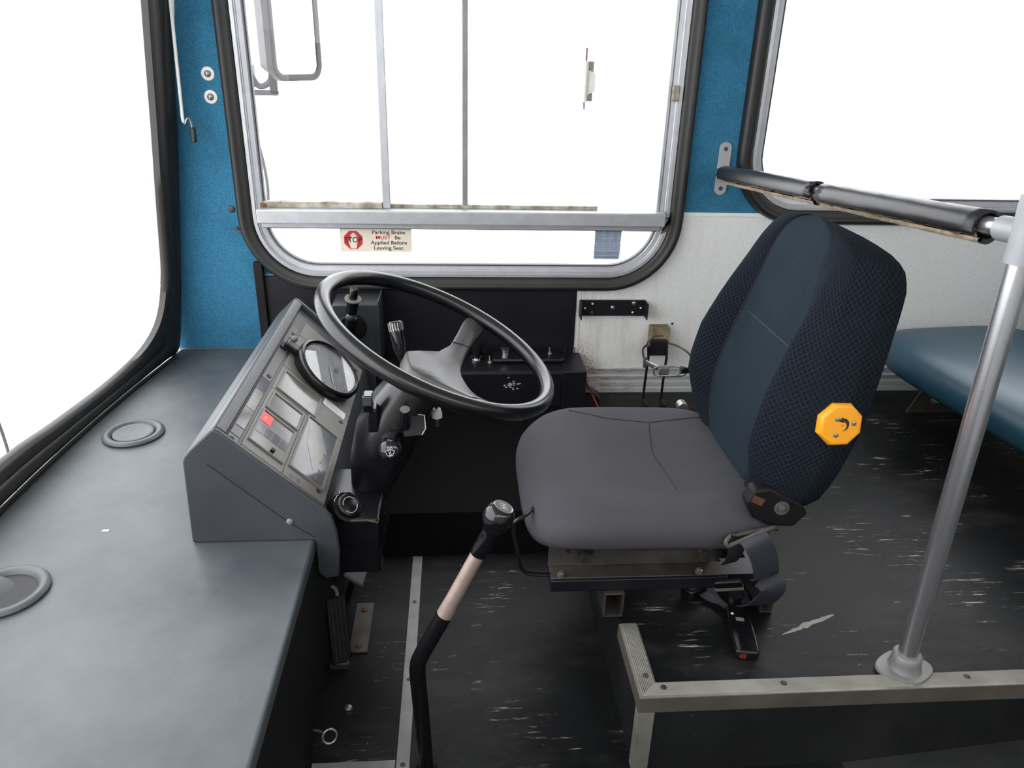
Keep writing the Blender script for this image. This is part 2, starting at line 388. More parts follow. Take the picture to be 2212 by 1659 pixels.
c_ = obj('wall_board', box(B(), .372, 3.3, D-.007, D, .17, .742), 'laminate', wall, smooth=0, label='white speckled wall board with rust runs'); cut(c_, cs)
bm = box(B(), .60, 3.3, D-.0095, D, .742, .753)
c_ = obj('cover_strip', bm, 'white', wall, smooth=0); cut(c_, cs)
for c in cs: bpy.data.objects.remove(c)
obj('edge_strip', box(B(), .366, .377, D-.010, D, .33, .517), 'white', wall, smooth=0)
bm = B(); prism(bm, [(0, .170), (-.012, .170), (-.016, .178), (-.016, .192), (-.013, .195), (-.016, .198), (-.016, .212), (-.008, .217), (-.008, .226), (-.016, .230), (-.016, .234), (-.010, .238), (-.010, .250), (-.014, .254), (-.014, .259), (0, .262)], (0, D, 0), Y_, Z_, X_, .372, 3.3)
sk = struct('baseboard_right', bm, 'skirt', 'ribbed aluminium skirting with rust stains along the foot of the white board', 'skirting', smooth=0)

# black lower panel and ledge beside the driver
side = root('side_console', (-.1, 2.1, 0), 'black painted ledge and back panel under the driver window', 'console')
obj('back_panel', box(B(), -.574, .364, D-.016, D, .31, .555), 'boxp', side, bev=.002)
bm = B(); prism(bm, [(D-.0165, .315), (2.028, .315), (2.022, .310), (2.022, .2), (D-.0165, .2)], (0, 0, 0), Y_, Z_, X_, -.555, .310)
obj('ledge', bm, 'boxp', side, bev=.003)
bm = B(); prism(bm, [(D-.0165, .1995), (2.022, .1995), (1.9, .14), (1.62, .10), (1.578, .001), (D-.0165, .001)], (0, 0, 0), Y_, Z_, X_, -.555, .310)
obj('wheel_box', bm, 'pit_shade', side, label='black wheel box below the ledge, coloured darker for footwell shade')  # footwell shade is put into this near-black colour
obj('ledge_end', box(B(), .310, .384, 2.022, D-.012, P+.002, .315), 'boxp', side, bev=.003)
obj('corner_post', box(B(), -.582, -.556, D-.03, D-.008, .33, .60), 'black_m', side, bev=.003)
k = obj('push_knob', lathe(B(), (.060, 2.128, .315), Z_, [(0, .017), (.004, .017), (.006, .011), (.014, .011), (.015, .016), (.036, .017), (.037, .0215), (.047, .021), (.050, .015), (.051, 0)]), 'black', side)
obj('collar', lathe(B(), (.060, 2.128, .3152), Z_, [(0, .020), (.006, .018), (.007, .014)]), 'chrome', k)
bp = obj('switch_plate', box(B(), .108, .322, 2.085, 2.150, .3151, .330), 'black', side, bev=.006, seg=3)
obj('push_button', lathe(B(), (.148, 2.125, .330), Z_, [(0, .013), (.012, .0125), (.014, .015), (.019, .015), (.021, .011), (.021, 0)]), 'chrome', bp)
bm = cyl(B(), (.285, 2.13, .33), (.283, 2.133, .350), .0025, .002); lathe(bm, (.285, 2.13, .33), Z_, [(0, .007), (.004, .006), (.005, .004)])
obj('toggle_switch', bm, 'steel', side)
bm = cyl(B(), (.100, 2.095, .315), (.099, 2.097, .336), .0022); lathe(bm, (.100, 2.095, .3151), Z_, [(0, .007), (.004, .006)])
obj('toggle_switch', bm, 'wornpaint', side)
bm = cyl(B(), (-.172, 2.14, .315), (-.182, 2.15, .35), .002); lathe(bm, (-.17, 2.14, .3151), Z_, [(0, .01), (.004, .008)])
obj('toggle_switch', bm, 'dirtsteel', side)
obj('rubber_stud', lathe(B(), (.336, 2.16, .3151), Z_, [(0, .007), (.01, .006), (.012, .004), (.04, .004), (.044, .003)]), 'black', side)
bm = B()
for i in range(26):
    x, z = .16+random.gauss(0, .014), .272+random.gauss(0, .009)
    prism(bm, [(-.004*random.random()-.001, 0), (.003, -.001*random.random()), (.004*random.random()+.001, .0015+.002*random.random()), (-.001, .003*random.random()+.001)], (x, 2.0217, z), X_, Z_, -Y_, 0, .0004)
obj('paint_chip', bm, 'paintfl', side, smooth=0, label='flaked pale scuff on the ledge front')['kind'] = 'stuff'
bm = box(B(), -.60, .312, 1.60, 1.606, .01, .02); 

# ------------------------------------------------------------------ side windows
def window(name, path, label, x0, x1, zb, zt):
    w = root(name, (path[0][0].x, D, path[0][0].y), label, 'window', None, 'structure')
    obj('rubber_seal', sweep_wall(B(), path, [(.001, D-.004), (-.002, D-.022), (-.007, D-.031), (-.014, D-.034), (-.022, D-.031), (-.027, D-.026), (-.034, D-.027), (-.040, D-.022), (-.043, D-.012), (-.043, D+.02)]), 'rubber', w, smooth=60)
    obj('metal_frame', sweep_wall(B(), path, [(-.042, D-.004), (-.043, D-.018), (-.052, D-.018), (-.054, D-.012), (-.056, D-.012), (-.058, D-.010), (-.070, D-.008), (-.074, D-.004), (-.074, D+.02)]), 'alu', w, smooth=30)
    obj('gasket', sweep_wall(B(), path, [(-.073, D-.002), (-.0745, D-.006), (-.0775, D-.004), (-.078, D+.012)]), 'gasket', w)
    return w
def pane(bm, path, y, d=-.075):
    return loft(bm, [[V((p.x+n.x*d, yy, p.y+n.y*d)) for p, n in path] for yy in (y, y+.004)])
w1 = window('window_1', WIN1, 'large driver window with aluminium frame, rail and sliding glass', 0, 0, 0, 0)
obj('transom_rail', box(B(), -.553, .606, D-.045, D+.01, .7155, .7555), 'alu', w1, bev=.004, seg=3)
obj('transom_lip', box(B(), -.546, .598, D-.022, D+.012, .6995, .717), 'alu', w1, bev=.003)
obj('gasket', box(B(), -.534, .590, D-.012, D+.01, .6965, .700), 'gasket', w1)
obj('runner', box(B(), -.537, -.207, D-.016, D+.012, .7555, .772), 'dirty', w1, bev=.001, label='grimy left half of the sliding glass runner')
obj('runner', box(B(), -.185, .412, D-.004, D+.012, .7555, .766), 'dirty', w1, bev=.001)
obj('grime', ball(B(), (-.535, D-.014, .762), .008, sc=(1.5, .4, 1)), 'grime', w1, label='brown grime in the lower left corner')
obj('mullion', box(B(), -.2065, -.184, D-.012, D+.012, .7556, 1.55), 'alu', w1, bev=.002)
obj('sash_bar', box(B(), .0195, .0345, D-.008, D+.012, .766, 1.55), 'alu_dull', w1, bev=.002, label='thin grey sash bar')
obj('sash_bar', box(B(), .584, .5925, D-.010, D+.012, .7556, 1.55), 'alu', w1, bev=.001)
obj('catch', box(B(), .593, .612, D-.026, D-.01, 1.058, 1.098), 'dirty', w1, bev=.003)
for z in (.742,): obj('screw', screw(B(), (.616, D-.021, z), -Y_, .006), 'steel', w1)
rs = B(); prism(rs, [(.607, .70), (.628, .728), (.632, .762), (.624, .70), (.600, .690)], (0, D-.0188, 0), X_, Z_, -Y_, 0, .0006); obj('rust_stain', rs, 'grime', w1, smooth=0, label='rust stain at the right end of the rail')
def part_pane(x0, x1, z0, z1, y): return box(B(), x0, x1, y, y+.004, z0, z1)
bm = B(); pts = [(p.x+n.x*-.072, p.y+n.y*-.072) for p, n in WIN1 if p.y < .735]
pts = sorted(pts, key=lambda q: math.atan2(q[1]-.72, q[0]-.02)); pts = [(.592, .705)]+pts[::-1] if False else pts
prism(bm, [(-.54, .705)]+[q for q in pts if q[1] < .70]+[(.594, .705)], (0, D, 0), X_, Z_, Y_, .004, .008)
obj('glass_pane', bm, 'glass', w1, smooth=0)
obj('glass_pane', part_pane(-.537, -.19, .757, 1.548, D+.002), 'glass', w1, smooth=0)
obj('glass_pane', part_pane(-.19, .03, .757, 1.548, D+.008), 'glass', w1, smooth=0)
obj('glass_pane', part_pane(.03, .592, .757, 1.548, D+.002), 'glass', w1, smooth=0)
w2 = window('window_2', WIN2, 'passenger window with black rubber seal behind the handrail', 0, 0, 0, 0)
obj('glass_pane', pane(B(), WIN2, D+.004), 'glass', w2, smooth=0)

# ------------------------------------------------------------------ windscreen
GE = [(-.9, .405), (0, .41), (.8, .412), (1.35, .412), (1.56, .396), (1.78, .388), (1.95, .402), (2.04, .437), (2.083, .49), (2.1, .56), (2.103, .62), (2.092, .77), (2.08, .97), (2.066, 1.15), (2.055, 1.3), (2.02, 1.75), (2.0, 1.9)]
OE = [(-.9, .331), (0, .331), (.8, .331), (1.335, .331), (1.6, .331), (1.9, .331), (2.08, .331), (2.15, .331), (2.168, .38), (2.176, .5), (2.178, .6), (2.18, .75), (2.18, .95), (2.174, 1.1), (2.17, 1.27), (2.15, 1.75), (2.13, 1.9)]
ge = spline([(a, b, 0) for a, b in GE], 4); oe = spline([(a, b, 0) for a, b in OE], 4)
rings = []
for g, o in zip(ge, oe):
    r = []
    for t, h in ((0, -.012), (0, .006), (.12, .013), (.3, .016), (.42, .012), (.46, .007), (.5, .012), (.75, .018), (.93, .012), (1, 0), (1, -.012)):
        y, z = g.x+(o.x-g.x)*t, g.y+(o.y-g.y)*t
        r.append(V((xs(y, z)+h, y-(h*.25 if g.x > 2 else 0), z)))
    rings.append(r)
ws = root('window_3', (-.9, 1.2, .4), 'curved windscreen in a thick black rubber surround above the dash', 'windscreen', None, 'structure')
obj('rubber_seal', loft(B(), rings, caps=False, closed=False), 'rubber', ws, smooth=60)
bm = B(); rows = []
for i in range(13):
    z = .39+i*(1.9-.39)/12; row = []
    for j in range(15):
        yr = 2.115-.06*max(0, (z-.6)/1.3) if z > .6 else 2.0+.11*math.sqrt(max(0, (z-.39)/.21))
        y = -.9+(yr+.9)*j/14; row.append(V((xs(y, z)-.004, y, z)))
    rows.append(row)
loft(bm, rows, caps=False, closed=False); obj('glass_pane', bm, 'glass', ws)
# front body below the windscreen, and the roof (kept above the frame)
bm = B(); yy_ = [-.9+i*(2.185+.9)/20 for i in range(21)]; fp_ = [(xs(y, .30)+.004, y) for y in yy_]+[(xs(y, .30)+.03, y) for y in yy_[::-1]]
prism(bm, fp_, (0, 0, 0), X_, Y_, Z_, -.04, .2985)
struct('wall_front', bm, 'black_m', 'dark front bulkhead below the dash', 'wall', smooth=0)
struct('ceiling', box(B(), -.95, 3.3, -.35, 2.24, 1.95, 1.99), 'roof', 'pale ceiling lining above the cab', 'ceiling', smooth=0)
struct('wall_back', box(B(), 3.3, 3.34, -.35, 2.24, -.04, 1.99), 'roof', 'pale rear bulkhead far behind the bench', 'wall', smooth=0)
bm = box(B(), -.95, 3.3, -.39, -.35, -.04, 1.18); box(bm, -.95, 3.3, -.39, -.35, 1.70, 1.99)
for x0, x1 in ((-.95, -.86), (-.50, -.42), (.34, .46), (1.62, 1.72), (2.9, 3.3)): box(bm, x0, x1, -.39, -.35, 1.18, 1.70)
struct('wall_left', bm, 'roof', 'pale unseen doorway side wall with openings sized to limit the light', 'wall', smooth=0)  # unseen wall added to cut light from the doorway side

# ------------------------------------------------------------------ dashboard
dash = root('dashboard', (-.6, 1.0, .33), 'grey vinyl dash top sweeping along the windscreen', 'dashboard')
ys = [-.8+i*(2.185+.8)/24 for i in range(25)]
poly = [(xs(y, .33)+.002, y) for y in ys]+[(-.60, 2.183), (-.60, 2.02), (-.267, 2.02), (-.267, -.8)]
bm = B(); prism(bm, poly, (0, 0, 0), X_, Y_, Z_, .300, .330)
obj('top_panel', bm, 'dash', dash, bev=.006, seg=3)
obj('front_panel', box(B(), -.290, -.2685, -.8, 2.0, .001, .2995), 'black_m', dash, smooth=0, label='matt black front of the dash down to the floor')
bm = B(); loft(bm, [[V((xs(y, .33)+.012+.0, y, .3303)), V((xs(y, .33)+.020, y, .3315)), V((xs(y, .33)+.026, y, .3303))] for y in ys if y < 2.16], caps=False, closed=False)
obj('edge_piping', bm, 'rubber', dash)
def air_vent(c, opened):
    r = [(0, .066), (.004, .068), (.009, .064), (.010, .058), (.007, .050), (.002, .048)]
    a = obj('air_vent', lathe(B(), (*c, .3302), Z_, r+([(-.0, .046)] if not opened else [(.001, .046), (.001, .001)]), 40), 'dash', dash, smooth=50, label='raised round demister vent, '+('flap tilted open' if opened else 'flap shut'))
    if opened:
        obj('duct', lathe(B(), (*c, .3318), Z_, [(0, .047), (.0006, .047), (.0006, .0)], 32), 'hole', a)
        n = V((.42, -.1, .9)).normalized()
        obj('flap', lathe(B(), V((*c, .335))+V((-.016, -.005, 0)), n, [(-.002, .034), (.003, .034), (.005, .03), (.005, 0)], 32), 'dash', a)
    else:
        obj('flap', lathe(B(), (*c, .333), Z_, [(0, .0455), (.003, .0455), (.0045, .043), (.003, .036), (.002, .0)], 40), 'dash', a, smooth=50)
air_vent((-.757, 1.625), False); air_vent((-.752, 1.06), True)
tag(obj('paper_scrap', box(B(), -.668, -.656, 1.232, 1.238, .3302, .3308), 'white', smooth=0), 'tiny white paper scrap lying on the dash beyond the open vent', 'scrap')
r_ = root('screw_eye', (-.268, 1.03, .02), 'small steel screw eye sticking out low on the dash front', 'hook')
bm = tube(B(), [(-.2684, 1.035, .018), (-.255, 1.022, .030), (-.244, 1.012, .036)], .0022, 8); obj('shank', bm, 'wornpaint', r_)
c, n = V((-.232, 1.0005, .040)), V((.35, -.8, .45)).normalized(); u, v, _ = frame_from(n)
obj('ring', tube(B(), [c+(u*math.cos(i*.2618)+v*math.sin(i*.2618))*.0125 for i in range(24)], .0022, 8, True), 'steel', r_)

# ------------------------------------------------------------------ instrument binnacle
A0 = V((-.419, 1.19, .559)); U0 = V((.7155, 0, -.6986)); N0 = V((.6986, 0, .7155)); V0 = Y_
def bp_(u, v, n=0): return A0+U0*u+V0*v+N0*n
bn = root('instrument_binnacle', (-.35, 1.5, .33), 'grey wedge shaped instrument binnacle standing on the dash by the steering wheel', 'instrument panel')
side_p = [(-.489, .3305), (-.482, .500), (-.478, .512), (-.468, .524), (-.427, .563), (-.421, .566), (-.414, .563), (-.243, .398), (-.232, .380), (-.224, .345), (-.222, .300), (-.228, .245), (-.252, .240), (-.266, .255), (-.266, .3305)]
low_p = [(-.489, .3305), (-.482, .500), (-.478, .512), (-.468, .524), (-.441, .551), (-.409, .540), (-.262, .394), (-.25, .372), (-.244, .335), (-.24, .300), (-.244, .26), (-.262, .255), (-.266, .3305)]
VW = .752
bm = B(); prism(bm, low_p, (0, 1.19, 0), X_, Z_, Y_, .010, VW-.012)
obj('shell', bm, 'binn', bn, bev=.004, seg=3)
bm = B(); prism(bm, side_p, (0, 1.19, 0), X_, Z_, Y_, 0, .0105); obj('end_cheek', bm, 'binn', bn, bev=.0035, seg=3)
bm = B(); prism(bm, side_p, (0, 1.19, 0), X_, Z_, Y_, VW-.0125, VW); obj('end_cheek', bm, 'binn', bn, bev=.0035, seg=3)
bm = B(); prism(bm, [(-.470, .519), (-.427, .563), (-.421, .566), (-.414, .563), (-.402, .5515), (-.420, .535)], (0, 1.19, 0), X_, Z_, Y_, .0103, VW-.0122)
obj('hood', bm, 'binn', bn, bev=.003, seg=3)
obj('screw', screw(B(), (-.308, 1.1898, .374), -Y_, .0065, .004), 'alu_dull', bn)
bm = B(); tube(bm, [(-.266, 1.1893, .338), (-.31, 1.1893, .372), (-.36, 1.1893, .42), (-.44, 1.1893, .497)], .0007, 6); obj('seam', bm, 'hole', bn)
def plate(name, uv, mat, n0, n1, parent, bev=0, label=None):
    bm = B(); prism(bm, uv, A0, U0, V0, N0, n0, n1); return obj(name, bm, mat, parent, bev=bev, smooth=0 if not bev else 35, label=label)
def q4(u0, u1, v0, v1): return [(u0, v0), (u1, v0), (u1, v1), (u0, v1)]
plate('backing', q4(.012, .236, .011, VW-.013), 'hole', -.016, -.012, bn)
st = plate('side_strip', q4(.0215, .0445, .012, .612), 'panel_d', -.012, -.0045, bn, .001, 'darker grey strip along the hood')
plate('label_window', q4(.024, .0425, .150, .232), 'disp', -.0044, -.0036, st); plate('label_window', q4(.024, .0425, .075, .148), 'disp_d', -.0044, -.0036, st)
plate('label_window', q4(.0235, .043, .042, .072), 'panel', -.0044, -.0036, st); plate('label_window', q4(.0225, .0440, .233, .292), 'disp_d', -.0044, -.0038, st)
mp = plate('fascia', q4(.0505, .241, .012, .678), 'panel', -.012, -.004, bn, .001, 'light grey instrument fascia')
def hole(u, v, parent, r=.0055):
    c = bp_(u, v, -.0038); obj('fixing_hole', lathe(B(), c, N0, [(0, r), (.0006, r), (.0006, 0)], 20), 'hole', parent)
for u, v in ((.037, .57), (.036, .535), (.035, .310), (.031, .026)): hole(u, v, st)
for u, v in ((.222, .648), (.223, .610), (.222, .580), (.224, .351), (.221, .058), (.216, .018)): hole(u, v, mp)
def gline(u0, v0, u1, v1, w=.0011):
    p, q = bp_(u0, v0, -.0040), bp_(u1, v1, -.0040); d = (q-p).normalized()
    obj('panel_joint', obox(B(), (p+q)/2, d, N0.cross(d), N0, (q-p).length, w, .0008), 'hole', mp, smooth=0)
gline(.0505, .278, .241, .278); gline(.0505, .398, .241, .398); gline(.0505, .030, .241, .030); gline(.141, .278, .141, .030); gline(.0505, .590, .241, .590)
def display(u0, u1, v0, v1, mat, tilt=0):
    rim = B()
    for a in (q4(u0-.004, u1+.004, v1, v1+.004), q4(u0-.004, u1+.004, v0-.003, v0), q4(u0-.004, u0, v0, v1), q4(u1, u1+.004, v0, v1)): prism(rim, a, A0, U0, V0, N0, -.004, -.0005)
    d = obj('display', rim, 'panel', mp, smooth=0)
    plate('window', q4(u0, u1, v0, v1), mat, -.0039, -.0030, d); return d
display(.063, .159, .290, .376, 'disp'); display(.062, .134, .196, .262, 'disp'); d3 = display(.060, .132, .060, .178, 'disp'); d4 = display(.151, .226, .070, .276, 'disp_d')
plate('warning_lamp', q4(.0605, .0825, .139, .173), 'lamp', -.0029, -.0018, d3, label='lit red warning lamp')
plate('lamp_symbol', q4(.067, .069, .150, .160), 'cream', -.0018, -.0014, d3)
for i in range(4): plate('lamp_cell', q4(.0605+.018*i, .0765+.018*i, .098, .130), 'disp_d', -.0029, -.0024, d3)
plate('reset_button', q4(.103, .111, .066, .074), 'hole', -.0029, .003, d3)
plate('painted_reflection', [(.155, .262), (.182, .268), (.214, .190), (.196, .105), (.166, .18)], 'disp', -.0029, -.0025, d4)  # reflection in the display window drawn as a lighter plate
for i in range(5): plate('scale_mark', q4(.205+.002*(i % 2), .209+.002*(i % 2), .085+.03*i, .092+.03*i), 'panel', -.0029, -.0025, d4)
pl = plate('data_plate', q4(.168, .229, .368, .397), 'white', -.0039, -.0022, mp, label='white engraved data plate')
for i in range(4): plate('engraved_line', q4(.176, .221-.008*(i % 2), .373+.005*i, .3745+.005*i), 'bluest', -.0022, -.0019, pl)
for i in range(5):
    u, v = .178+random.uniform(-.02, .02), .026+random.uniform(-.012, .02)
for u, v in ((.150, .022), (.168, .026), (.160, .045), (.176, .046)):
    plate('glue_mark', [(u+a*.9, v+b*1.1) for a, b in circ(.006, 10)], 'panel_d', -.0039, -.0036, mp)
# tachograph: round dial hinged forward out of the panel
gN = (N0*math.cos(.16)-V0*math.sin(.16)).normalized(); gU = U0; gV = gN.cross(gU)
if gV.y < 0: gV = -gV
gc = bp_(.142, .478, .020)
tg = obj('dial', lathe(B(), gc-gN*.026, gN, [(0, .080), (.022, .084), (.034, .084), (.038, .081), (.040, .077), (.036, .073), (.031, .071), (.031, 0)], 48), 'black', bn, smooth=40, label='round black rimmed speed dial hinged out of the fascia')
obj('dial_face', lathe(B(), gc+gN*.0051, gN, [(0, .0705), (.0008, .0705), (.0008, 0)], 40), 'lens', tg)
bm = B(); p = gc+gN*.0065
for i in range(25):
    a = math.radians(-130+i*260/24); d = gU*math.sin(a)*-1+gV*math.cos(a)*-1
    obox(bm, p+d*.060, d, gN.cross(d), gN, .007 if i % 3 else .011, .0014, .0006)
obj('scale', bm, 'print_w', tg, smooth=0)
d = (gU*.5-gV*.87).normalized(); obj('needle', obox(B(), p+d*.022+gN*.001, d, gN.cross(d), gN, .052, .002, .001), 'print_w', tg, smooth=0)
bm = B()
obox(bm, p+gV*.015+gU*.018, gU, gV, gN, .012, .016, .0006); obj('odometer', bm, 'disp_d', tg, smooth=0)
obj('dial_glass', lathe(B(), gc+gN*.0095, gN, [(0, .0715), (.001, .0715), (.001, 0)], 40), 'glass', tg)
bm = B(); obox(bm, bp_(.048, .485, .004), U0, V0, N0, .038, .03, .016); obj('hinge_arm', bm, 'black', bn, bev=.003)
obj('hinge_knob', ball(B(), bp_(.040, .512, .012), .0085), 'panel', bn); obj('hinge_slot', obox(B(), bp_(.031, .478, -.003), U0, V0, N0, .016, .03, .005), 'hole', bn)

# ------------------------------------------------------------------ steering column
SC0 = V((-.0324, 1.36, .666)); SN = V((.415, -.044, .909)).normalized(); SA = V((.91, 0, -.416)).normalized(); SB = SN.cross(SA).normalized()
if SB.y < 0: SB = -SB
def sp(a, b, n=0): return SC0+SA*a+SB*b+SN*n
col = root('steering_column', (-.2, 1.38, .02), 'black steering column cowl with stalks rising under the wheel', 'steering column')
def sec(n, ra, rb, ca=0, cb=0, e=.75):
    out = []
    for i in range(20):
        t = 2*math.pi*i/20; cx_, sy_ = math.cos(t), math.sin(t)
        out.append(sp(ca+ra*math.copysign(abs(cx_)**e, cx_), cb+rb*math.copysign(abs(sy_)**e, sy_), n))
    return out
bm = B(); loft(bm, [sec(-.085, .036, .036), sec(-.10, .040, .042), sec(-.105, .050, .052, -.005), sec(-.16, .060, .066, -.012), sec(-.23, .064, .078, -.016, -.004), sec(-.30, .055, .070, -.01), sec(-.36, .04, .05), sec(-.46, .035, .04), sec(-.66, .032, .034)])
obj('cowl', bm, 'black', col, bev=.002, smooth=40)
obj('boss', lathe(B(), sp(0, 0, -.088), SN, [(-.02, .034), (.0, .032)]), 'black_m', col)
# wiper stalk pointing at the passenger side, seen end on
e1, e0 = V((-.122, 1.215, .503)), V((-.125, 1.335, .470)); ax = (e1-e0).normalized(); L = (e1-e0).length
s1 = obj('wiper_stalk', lathe(B(), e0, ax, [(-.05, .010), (0, .012), (.01, .030), (.02, .031), (.03, .024), (L-.05, .0215), (L-.012, .0215), (L-.004, .019), (L, .0145), (L, 0)], 28), 'black_g', col, smooth=50)
iu, iv, _ = frame_from(ax)
def icon(o, u, v, n, s, polys, w, name, parent, mat='print_w'):
    bm = B()
    for pts in polys: tube(bm, [o+u*a*s+v*b*s for a, b in pts], w, 6)
    return obj(name, bm, mat, parent)
icon(e1+ax*.0004-iv*.003, -iu if iu.x < 0 else iu, iv, ax, .0095, [[(-.9, .5), (-.5, .72), (0, .8), (.5, .72), (.9, .5)], [(-.9, .5), (-.45, -.5)], [(.9, .5), (.45, -.5)], [(-.45, -.5), (-.2, -.42), (0, -.4), (.2, -.42), (.45, -.5)], [(-.3, .7), (.05, -.4)], [(0, .8), (.3, -.42)], [(0, -.4), (0, -.75)], [(-.55, 1.0), (-.3, 1.25), (-.05, 1.0)], [(.05, 1.0), (.3, 1.25), (.55, 1.0)]], .0005, 'wiper_symbol', s1)
obj('stalk_collar', lathe(B(), e0-ax*.014, ax, [(-.03, .036), (0, .042), (.008, .040), (.014, .032)], 28), 'black', col, smooth=50)
# indicator stalk on the window side
g0, g1 = V((-.104, 1.43, .555)), V((-.125, 1.462, .668)); ax2 = (g1-g0).normalized(); L2 = (g1-g0).length
s2 = obj('indicator_stalk', lathe(B(), g0, ax2, [(-.06, .006), (.04, .006), (.045, .008), (.062, .0125), (L2-.02, .0145), (L2-.003, .0145), (L2, .011), (L2, 0)], 24), 'black_g', col, smooth=50)
bm = B(); u, v, _ = frame_from(ax2)
for i in range(18):
    d = u*math.cos(i*.349)+v*math.sin(i*.349); obox(bm, g0+ax2*(L2-.011)+d*.0146, ax2, ax2.cross(d), d, .016, .002, .0012)
obj('grip_ribs', bm, 'steel', s2, smooth=0)
obj('horn_stub', lathe(B(), (-.100, 1.300, .505), V((.03, -.18, .5)), [(0, .011), (.05, .011), (.054, .0095), (.0545, .0)], 20), 'black_g', col)
obj('horn_cap', lathe(B(), V((-.100, 1.300, .505))+V((.03, -.18, .5)).normalized()*.0546, V((.03, -.18, .5)), [(0, .0095), (.001, .0095), (.001, .007)], 20), 'steel', col)
c = V((-.082, 1.298, .515)); n_ = V((.25, -.8, .55)).normalized(); u, v, _ = frame_from(n_)
bm = B(); sq = [(-.022, -.019), (.012, -.021), (.021, -.010), (.023, .016), (.004, .021), (-.022, .019)]
prism(bm, sq, c, u, v, n_, -.01, .001); rc = obj('lock_recess', bm, 'hole', col)
obj('recess_rim', tube(B(), [c+u*a+v*b+n_*.001 for a, b in sq[1:5]], .0011, 6), 'print_w', col)
bm = box(B(), -.176, -.157, 1.285, 1.315, .548, .582); obj('rocker_switch', bm, 'black_g', col, bev=.003)
obj('rocker_face', box(B(), -.1750, -.1580, 1.2835, 1.2855, .563, .581), 'box_l', col, bev=.0005)
obj('switch_arm', box(B(), -.17, -.15, 1.295, 1.35, .50, .55), 'black', col, bev=.004)
bm = tube(B(), [(-.042, 1.40, .525), (-.041, 1.40, .46)], .0042, 8); k = obj('key_rod', bm, 'dirtsteel', col)
obj('white_bead', lathe(B(), (-.041, 1.40, .478), Z_, [(0, .006), (.003, .011), (.012, .011), (.022, .008), (.024, .005)]), 'white', k, label='white bead on the rod')
# lower switch box with the heater dial
hc = V((-.205, 1.24, .375)); hn = V((.60, -.45, .62)).normalized(); hu, hv, _ = frame_from(hn)
obj('switch_box', box(B(), -.262, -.150, 1.225, 1.42, .225, .352), 'black', col, bev=.006)
hd = obj('heater_dial', lathe(B(), hc-hn*.035, hn, [(0, .030), (.025, .030), (.026, .024), (.034, .023), (.036, .020), (.036, 0)], 28), 'black', col, smooth=50)
for a0, a1 in ((.35, 2.7), (3.5, 5.9)):
    obj('dial_marking', tube(B(), [hc+hn*.0013+(hu*math.cos(a0+(a1-a0)*i/16)+hv*math.sin(a0+(a1-a0)*i/16))*.0155 for i in range(17)], .0006, 6), 'print_w', hd)
for a, dx in ((1.1, 0), (1.5, .003), (1.9, 0), (2.2, .001)):
    d = hu*math.cos(a)+hv*math.sin(a); e = -hu*math.sin(a)+hv*math.cos(a)
    obj('dial_symbol', tube(B(), [hc-hn*.0085+d*.0275-e*.004, hc-hn*.0085+d*(.0290+dx), hc-hn*.0085+d*.0275+e*.004], .0007, 6), 'print_w', hd)
obj('edge_bead', tube(B(), [(-.175, 1.2245, .351), (-.152, 1.2245, .343), (-.1495, 1.2245, .352)], .0012, 6), 'grime', col)

# ------------------------------------------------------------------ steering wheel
sw = root('steering_wheel', tuple(SC0), 'large black two spoke steering wheel with a grey hub', 'steering wheel')
RR, rt = .2315, .0145
bm = B(); R = []
NS, NT = 96, 18
for i in range(NS):
    a = 2*math.pi*i/NS; d = SA*math.cos(a)+SB*math.sin(a)
    ring = []
    for j in range(NT):
        t = 2*math.pi*j/NT; g = 1 - .045*(1 if math.cos(10*t) > .6 and math.sin(t) < -.2 else 0)
        ring.append(bm.verts.new(SC0+d*(RR+rt*.98*math.cos(t)*g)+SN*rt*1.06*math.sin(t)*g))
    R.append(ring)
for i in range(NS):
    for j in range(NT):
        bm.faces.new((R[i][j], R[(i+1) % NS][j], R[(i+1) % NS][(j+1) % NT], R[i][(j+1) % NT]))
obj('rim', bm, 'wheel', sw, smooth=60)
HALF = [(0, -.042, .078, -.058, .036), (.020, -.041, .080, -.058, .036), (.036, -.039, .083, -.058, .034), (.052, -.016, .088, -.058, .030), (.073, .034, .095, -.055, .024), (.105, .066, .107, -.044, .018), (.140, .082, .124, -.029, .016), (.176, .097, .145, -.014, .014), (.187, .104, .138, -.008, .011)]
SEC = [(-b, a0, a1, n, th) for b, a0, a1, n, th in HALF[:0:-1]]+HALF
TW = math.radians(12.5)
def sp0(a, b, n=0): return sp(a*math.cos(TW)-b*math.sin(TW), a*math.sin(TW)+b*math.cos(TW), n)
bm = B(); rings = []
for b, a0, a1, n, th in SEC:
    e = .006
    rings.append([sp0(a0, b, n-th), sp0(a0, b, n-e), sp0(a0+e*.4, b, n-e*.3), sp0(a0+e, b, n), sp0((a0+a1)/2, b, n+.001), sp0(a1-e, b, n), sp0(a1-e*.4, b, n-e*.3), sp0(a1, b, n-e), sp0(a1, b, n-th)])
loft(bm, rings); hub = obj('hub', bm, 'hub', sw, smooth=50, label='grey hub pad with two spokes')
for s in (-1, 1):
    obj('hub_joint', tube(B(), [sp0(.066, s*.110, -.0425), sp0(.072, s*.110, -.0415), sp0(.090, s*.110, -.0405), sp0(.107, s*.110, -.0420)], .0009, 6), 'hole', hub)
bm = B()
